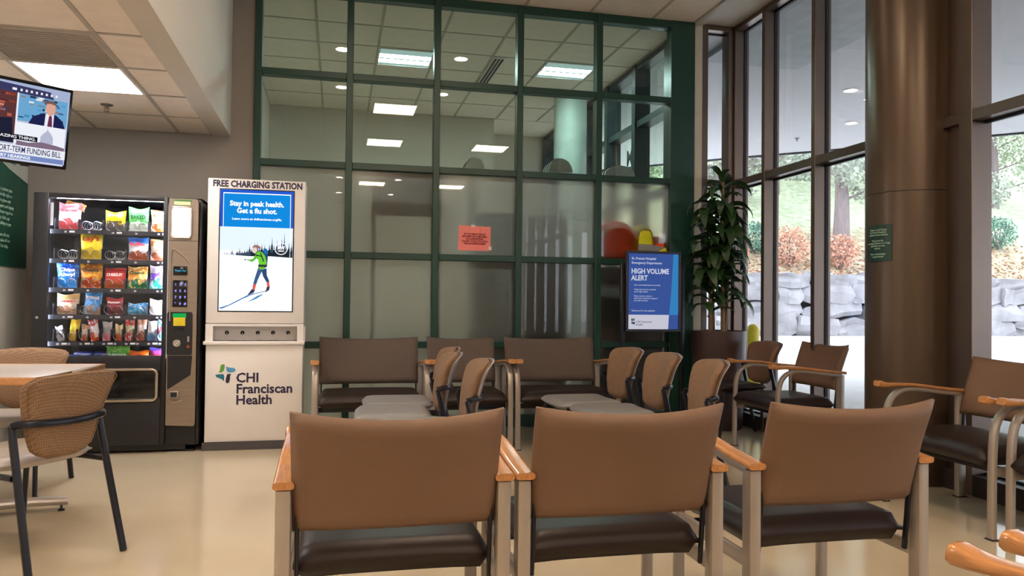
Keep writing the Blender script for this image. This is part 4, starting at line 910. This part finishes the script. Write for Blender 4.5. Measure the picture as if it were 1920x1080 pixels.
tp('caption_bar', .25, .705, .27, .335, (24, 24, 40), 8); tp('banner', 0, 1, .085, .20, (240, 242, 252), 6); tp('ticker', 0, .985, .0, .08, (120, 140, 196), 6); tp('ticker_edge', 0, .985, -.005, .02, (210, 216, 240), 7)
f = lambda a, c, z: Mt @ Matrix.Translation((-sw+2*sw*a, -sh+2*sh*c, z))
text('caption', 'AN AMAZING THING.', .021, emat('tv_text_white', (250, 250, 255), 1.0), ts_, f(.795, .285, .0056), align='RIGHT', width=.245, bold=.0003)
text('banner_text', 'SHORT-TERM FUNDING BILL', .043, emat('tv_text_navy', (40, 44, 90), 1.0), ts_, f(.972, .108, .0046), align='RIGHT', width=.325, bold=.0004)
text('ticker_text', 'INQUIRY HEARINGS', .022, MATS['tv_text_white'], ts_, f(.77, .03, .0052), align='RIGHT', width=.20, bold=.0005)
T('sensor', bx(.16, .20, -TH/2-.008, -TH/2, -.03, -.01), M_blackp)
m_arm = TC - axN*.08 - axX*.12
b = B(); tube(b, [m_arm, (m_arm.x, m_arm.y, m_arm.z+.05), (m_arm.x, m_arm.y, ZL)], .02, 12); finish('ceiling_mount', b, M_blackm, tv, world=True)
finish('mount_plate', bx(m_arm.x-.05, m_arm.x+.05, m_arm.y-.05, m_arm.y+.05, ZL-.012, ZL-.001), M_blackm, tv, world=True)

# ================================================================== SIGNS
# wall poster on the left wall
ps = thing('wall_poster', 'dark green and white information poster on the left wall', 'poster', (XL, 6.2, 1.67))
wl = lambda a, c, t: (XL+t, a, c)
finish('board', prism(B(), [(5.6, 1.335), (6.655, 1.335), (6.655, 2.19), (5.6, 2.19)], wl, .001, .008), mat('poster_white', (206, 212, 200), .5), ps, world=True, smooth=False)
finish('green_field', prism(B(), [(5.6, 1.335), (6.655, 1.335), (6.655, 1.99), (6.3, 2.05), (6.0, 2.13), (5.6, 2.15)], wl, .008, .009), mat('poster_green', (20, 84, 66), .45), ps, world=True, smooth=False)
M_pt = mat('pale_lettering', (170, 200, 180), .6)
wf = lambda y, z: face_axes((XL+.0095, y, z), (0, 1, 0), (0, 0, 1))
text('body_text', 'As a patient you\nhave the right to\ncare given with\nrespect and dignity\nwithout regard to\nrace, faith, age\nor ability to pay.', .036, M_pt, ps, wf(6.12, 1.88), line=1.15)
text('body_text', 'Please ask any\nmember of our\nstaff for help.', .036, M_pt, ps, wf(6.12, 1.55), line=1.15)
text('header_text', 'Patient rights and\nresponsibilities', .036, M_lteal, ps, wf(6.2, 2.13), line=1.0)
# pink notice on the glass
nt_ = thing('paper_notice', 'salmon-pink paper notice taped inside the glass partition', 'notice', (1.183, YW-.0, 1.67))
finish('sheet', prism(B(), [(1.038, 1.563), (1.325, 1.562), (1.327, 1.775), (1.040, 1.782)], lambda a, c, t: (a, YW+.006+t+.003*math.sin(a*30), c), 0, .0015), mat('salmon_paper', (250, 138, 130), .5, var=.03), nt_, world=True, smooth=False)
text('notice_text', 'IF YOU MUST LEAVE\nBEFORE YOU ARE SEEN\nBY A PHYSICIAN\nPLEASE CHECK IN WITH\nTRIAGE OFFICE FIRST', .021, mat('maroon_ink', (140, 44, 50), .6), nt_, face_front(1.183, YW+.0015, 1.70), align='CENTER', bold=.0006, line=1.0)
finish('tape', box(bx(1.15, 1.19, YW+.0005, YW+.0012, 1.768, 1.79), 1.305, 1.335, YW+.0005, YW+.0012, 1.57, 1.60), mat('clear_tape', (236, 220, 214), .2), nt_, world=True, smooth=False)
# alert sign on floor stand
sg = thing('sign_stand', 'freestanding framed blue alert sign before the green post', 'sign', (2.69, 6.25, 0))
G = lambda n, b, m_, p=None, **k: finish(n, b, m_, p or sg, world=True, **k)
gx0, gx1, gz0, gz1, GY = 2.437, 2.945, .868, 1.568, 6.25
b = B(); fw = .022
for q in ((gx0, gx1, gz1-fw, gz1), (gx0, gx1, gz0, gz0+fw), (gx0, gx0+fw, gz0+fw, gz1-fw), (gx1-fw, gx1, gz0+fw, gz1-fw)): box(b, q[0], q[1], GY-.02, GY+.015, q[2], q[3], bev=.003, seg=1)
G('snap_frame', b, mat('charcoal_frame', (62, 62, 82), .35, metal=.3))
G('backing_board', bx(gx0, gx1, GY+.015, GY+.022, gz0, gz1), M_blackp)
G('upright', bx(gx0-.045, gx0-.005, GY+.0, GY+.03, .03, 1.46, bev=.004), M_blackm); G('upright', bx(gx1+.005, gx1+.045, GY+.0, GY+.03, .03, 1.46, bev=.004), M_blackm)
for z in (.9, 1.4): G('bracket', bx(gx0-.02, gx1+.02, GY+.022, GY+.032, z, z+.03), M_blackm)
G('base', bx(gx0-.06, gx1+.06, GY-.15, GY+.2, 0, .03, bev=.006), M_blackm)
px0, px1, pz0, pz1 = gx0+fw, gx1-fw, gz0+fw, gz1-fw
po = G('poster', bx(px0, px1, GY-.008, GY-.004, pz0, pz1), emat('poster_emissive_blue', (72, 104, 186), .62), smooth=False)  # poster colours give off their own glow, no lamp behind
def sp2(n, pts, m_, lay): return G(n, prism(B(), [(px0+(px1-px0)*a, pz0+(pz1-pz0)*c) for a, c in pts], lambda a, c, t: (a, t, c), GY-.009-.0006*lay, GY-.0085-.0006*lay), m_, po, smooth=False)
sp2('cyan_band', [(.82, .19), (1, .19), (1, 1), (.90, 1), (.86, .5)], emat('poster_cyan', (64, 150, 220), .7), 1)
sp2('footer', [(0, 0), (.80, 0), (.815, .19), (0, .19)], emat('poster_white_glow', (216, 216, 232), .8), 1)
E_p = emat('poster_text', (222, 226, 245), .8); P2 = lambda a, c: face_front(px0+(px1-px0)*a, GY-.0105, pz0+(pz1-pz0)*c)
text('lettering', 'St. Francis Hospital\nEmergency Department', .029, E_p, po, P2(.06, .92), line=1.3, bold=.0003)
text('lettering', 'HIGH VOLUME\nALERT', .062, E_p, po, P2(.055, .735), bold=.0016, line=.95, width=.352)
text('lettering', 'Care is prioritized based on severity\n\nTriage times may be extended\ndue to high volume\n\nPlease return to check in\ndesk if your symptoms change or\nyour pain increases', .0165, E_p, po, P2(.11, .575), line=1.16)
text('lettering', 'Thank you for your patience', .019, E_p, po, P2(.06, .235))
text('lettering', 'CHI Franciscan\nHealth', .024, M_navy, po, P2(.15, .085))
for a, c, m_ in ((.075, .125, M_lgreen), (.11, .125, M_lblue), (.08, .085, M_lteal), (.115, .08, M_navy)): sp2('emblem_petal', [(a-.018, c-.015), (a+.014, c-.018), (a+.018, c+.012), (a-.008, c+.018)], m_, 2)
# small green sign on the column, bent to its curve
cs_ = thing('column_sign', 'small dark green sign with pale text on the bronze column', 'sign', (3.395, 4.29, 1.51))
def on_col(a, c, t):
    th = math.radians(-173.5) + a/.272; return (3.667+(.273+t)*math.cos(th), 4.324+(.273+t)*math.sin(th), c)
b = B(); panel(b, lambda u, v: (on_col((u-.5)*.20, 1.40+v*.235, .002), (math.cos(math.radians(-173.5)+(u-.5)*.2/.272), math.sin(math.radians(-173.5)+(u-.5)*.2/.272), 0)), 10, 4, lambda u, v: .0015)
finish('plate', b, mat('dark_green_plate', (22, 58, 48), .4), cs_, world=True)
for body_, z_ in (('Tobacco and Vaping\nSt. Francis Hospital,\na tobacco free campus', 1.598), ('Thank you for\nnot using tobacco or e-cigs\nanywhere on our\ncampus', 1.528), ('Your cooperation\nis appreciated', 1.442)):
    tx = text('sign_text', body_, .0165, M_pt, cs_, Matrix(), align='CENTER', world=False, line=.98, bold=.0002)
    for v in tx.data.vertices: v.co = WM[cs_.name].inverted() @ Vector(on_col(v.co.x, z_+v.co.y, .0045+v.co.z))

# ================================================================== PLANTER WITH DRACAENA
pl = thing('potted_plant', 'tall leafy dracaena in a dark brown round planter by the window', 'potted plant', (3.38, 6.37, 0))
M_pot = mat('dark_brown_planter', (70, 52, 50), .4, var=.06)
finish('planter', lathe(B(), [(.205, 0), (.212, .02), (.245, .86), (.245, .875), (.225, .875), (.222, .82)], n=48, cap=False), M_pot, pl)
finish('soil', lathe(B(), [(.001, .822), (.222, .82)], n=32, cap=False), mat('dark_soil', (48, 38, 32), 1, bump=.8, bscale=60), pl)
M_leaf = mat('dracaena_leaf', (44, 74, 38), .4, var=.3, scale=9, stretch=(4, 1, 4)); M_cane = mat('dracaena_cane', (128, 106, 80), .8, var=.25, scale=30, stretch=(1, 1, 6))
leafs = []
def leafmesh(Lf, Wf, droop, tw):
    b = B(); n = 9; R_ = []
    for i in range(n+1):
        q = i/n; a = .75 - droop*q*1.0; x = 0
        px = sum(math.cos(.75-droop*(k/n)) for k in range(i))*Lf/n; pz = sum(math.sin(.75-droop*(k/n)) for k in range(i))*Lf/n
        wd = Wf*math.sin(PI*min(1, (q*.92+.08)))**.75*(1 if q < .98 else .1); off = .010*math.sin(6*q+tw)
        R_.append([b.verts.new((px, -wd/2+off, pz+.25*wd)), b.verts.new((px, off, pz)), b.verts.new((px, wd/2+off, pz+.25*wd))])
    for i in range(n):
        for j in range(2): b.faces.new((R_[i][j], R_[i+1][j], R_[i+1][j+1], R_[i][j+1]))
    me = bpy.data.meshes.new('leaf'); b.to_mesh(me); b.free(); me.materials.append(M_leaf); me.polygons.foreach_set('use_smooth', [True]*len(me.polygons)); return me
for (Lf, Wf, dr, tw) in ((.32, .085, 2.1, 0), (.36, .09, 2.6, 1), (.28, .075, 1.7, 2), (.24, .07, 1.4, 3), (.34, .085, 2.9, 4)): leafs.append(leafmesh(Lf, Wf, dr, tw))
rng = random.Random(12)
canes = [(-.09, -.02, 1.66, .9), (-.03, .04, 1.98, 1.15), (.03, -.03, 2.22, 1.05), (.075, .03, 1.93, .98)]
for (cx_, cy_, top, st) in canes:
    lean = (rng.uniform(-.03, .03), rng.uniform(-.03, .02)); b = B()
    pts = bez([(cx_, cy_, .8), (cx_+lean[0]*.5, cy_+lean[1], 1.25), (cx_+lean[0], cy_+lean[1], top)], 6); sweep(b, pts, circ(.021, 8), scales=[1-.35*i/(len(pts)-1) for i in range(len(pts))]); ca = finish('cane', b, M_cane, pl)
    z = st + .12; k = rng.uniform(0, 6)
    while z < top+.04:
        k += 2.4 + rng.uniform(-.3, .3); dens = rng.random()
        q = (z-.8)/(top-.8); bx_, by_ = cx_+lean[0]*q, cy_+lean[1]*q
        mi = rng.randrange(5); lf = bpy.data.objects.new('leaf', leafs[mi]); COL.objects.link(lf); lf.parent = ca
        # keep leaves clear of the glass: shorten towards +x and +y
        dx_, dy_ = math.cos(k), math.sin(k); lim = .32
        if dx_ > 0: lim = min(lim, (3.655-3.38-bx_)/max(.05, dx_))
        if dy_ > 0: lim = min(lim, (6.62-6.37-by_)/max(.05, dy_))
        s_ = min(rng.uniform(.8, 1.15), max(.35, lim/.25)); lf.scale = (s_, s_*1.05, s_)
        lf.location = (bx_, by_, z); lf.rotation_euler = (rng.uniform(-.3, .3), rng.uniform(-.35, .25), k)
        z += rng.uniform(.012, .030)
    
# ================================================================== THINGS BEHIND THE GLASS
M_cab = mat('dark_cabinet', (52, 54, 58), .5)
t = thing('storage_cabinet', 'dark cabinet behind the right-hand frosted panes', 'cabinet', (2.72, 7.05, 0))
finish('body', bx(-.36, .34, -.18, .2, .02, 1.45, bev=.01), M_cab, t)
for s in (-1, 1): finish('door', bx(-.35 if s < 0 else .0, -.012 if s < 0 else .33, -.2, -.18, .06, 1.42, bev=.004), M_cab, t)
jk = thing('safety_jacket', 'orange and lime high-visibility jacket blurred behind frosted glass', 'jacket', (2.70, 6.815, 1.475))
M_jo = mat('hi_vis_orange', (255, 92, 40), .7, var=.05, bump=.3, bscale=12); M_jy = mat('hi_vis_lime', (226, 226, 30), .7); M_jg = mat('reflective_grey', (150, 150, 146), .4)
def blob(x0, x1, hz0, hz1, y0, y1):
    def fn(u, v): return ((x0+(x1-x0)*u), -.05, (hz0 + (hz1-hz0)*v)*(1)), (0, 1, 0)
    return panel(B(), lambda u, v: ((x0+(x1-x0)*u, (y0+y1)/2, hz0 + (hz1*(1-.25*abs(2*u-1)**3)-hz0)*v), (0, 1, 0)), 14, 10, lambda u, v: (y1-y0)/2*max(.25, math.sqrt(max(0, 1-(2*v-1)**4))*(1-.5*abs(2*u-1)**4)))
finish('body', blob(-.34, .02, .01, .40, -.13, .08), M_jo, jk, angle=80); finish('lime_shoulder', blob(.0, .20, .01, .38, -.145, .08), M_jy, jk, angle=80)
finish('sleeve', blob(.14, .34, .01, .27, -.135, .07), M_jo, jk, angle=80)
b = B(); sweep(b, [(.02, -.15, .16), (.15, -.155, .155), (.30, -.14, .13)], rrect(.004, .03, .002), side=(0, 1, 0)); finish('reflective_band', b, M_jg, jk)
b = B(); sweep(b, [(.08, -.15, .03), (.18, -.155, .08), (.30, -.15, .14)], rrect(.004, .022, .002), side=(0, 1, 0)); finish('lime_band', b, M_jy, jk)
t = thing('filler_board', 'dark board added for a blurred patch behind the second column of frosted glass', 'board', (.60, 7.0, 0))  # board added to give an unidentified dark patch in the frost
finish('panel', bx(-.30, .33, -.02, .02, 1.88, 2.27, bev=.004), M_cab, t)
for s in (-.28, .31): finish('post', tube(B(), [(s, .03, .02), (s, .03, 2.27)], .02, 10), M_cab, t)
finish('foot', bx(-.32, .35, -.1, .15, 0, .02), M_cab, t)
for x, l in ((1.50, 'left dark block added for a blurred shape behind the frosted glass'), (2.0, 'right dark block added for a blurred shape behind the frosted glass')):
    t = thing('filler_block', l, 'filler_block', (x, 7.25, 0), 0, 'dark filler blocks behind the glass'); finish('body', bx(-.17, .15, -.18, .2, .02, 1.95, bev=.01), M_cab, t); finish('door', bx(-.16, .14, -.2, -.18, .08, 1.9, bev=.004), M_cab, t); finish('handle', bx(.09, .11, -.215, -.2, 1.0, 1.12), M_silver, t)  # plain dark block added for a blurred shape of unknown kind
# curved sheet-metal hoods standing high behind the clear panes
M_hood = mat('galvanised_sheet', (178, 182, 178), .35, metal=.4)
def hood(x, y, w_, h_, z, label, arm=False):
    t = thing('air_hood', label, 'air hood', (x, y, z), 0, 'curved hoods behind the glass')
    b = B(); prism(b, [(-w_/2+.0, 0)] + [(w_/2*math.cos(PI-a*PI/12), h_*math.sin(a*PI/12)) for a in range(13)], lambda a, c, q: (a, q, c), -.15, .15); finish('shell', b, M_hood, t)
    for k in range(3): finish('rib', sweep(B(), [((w_/2+.004)*math.cos(PI-a*PI/12), -.1+.1*k, (h_+.004)*math.sin(a*PI/12)) for a in range(13)], circ(.006, 5)), M_plinth, t)
    finish('post', tube(B(), [(0, 0, .02), (0, 0, -z)], .04, 12), M_cab, t)
hood(1.48, 8.5, .2, .13, 2.58, 'small ribbed metal hood behind the third clear pane')
hood(2.40, 8.3, .28, .15, 2.56, 'ribbed metal hood with slanting side behind the fourth clear pane')
hood(2.95, 7.9, .34, .11, 2.48, 'low domed grey hood behind the rightmost clear pane')
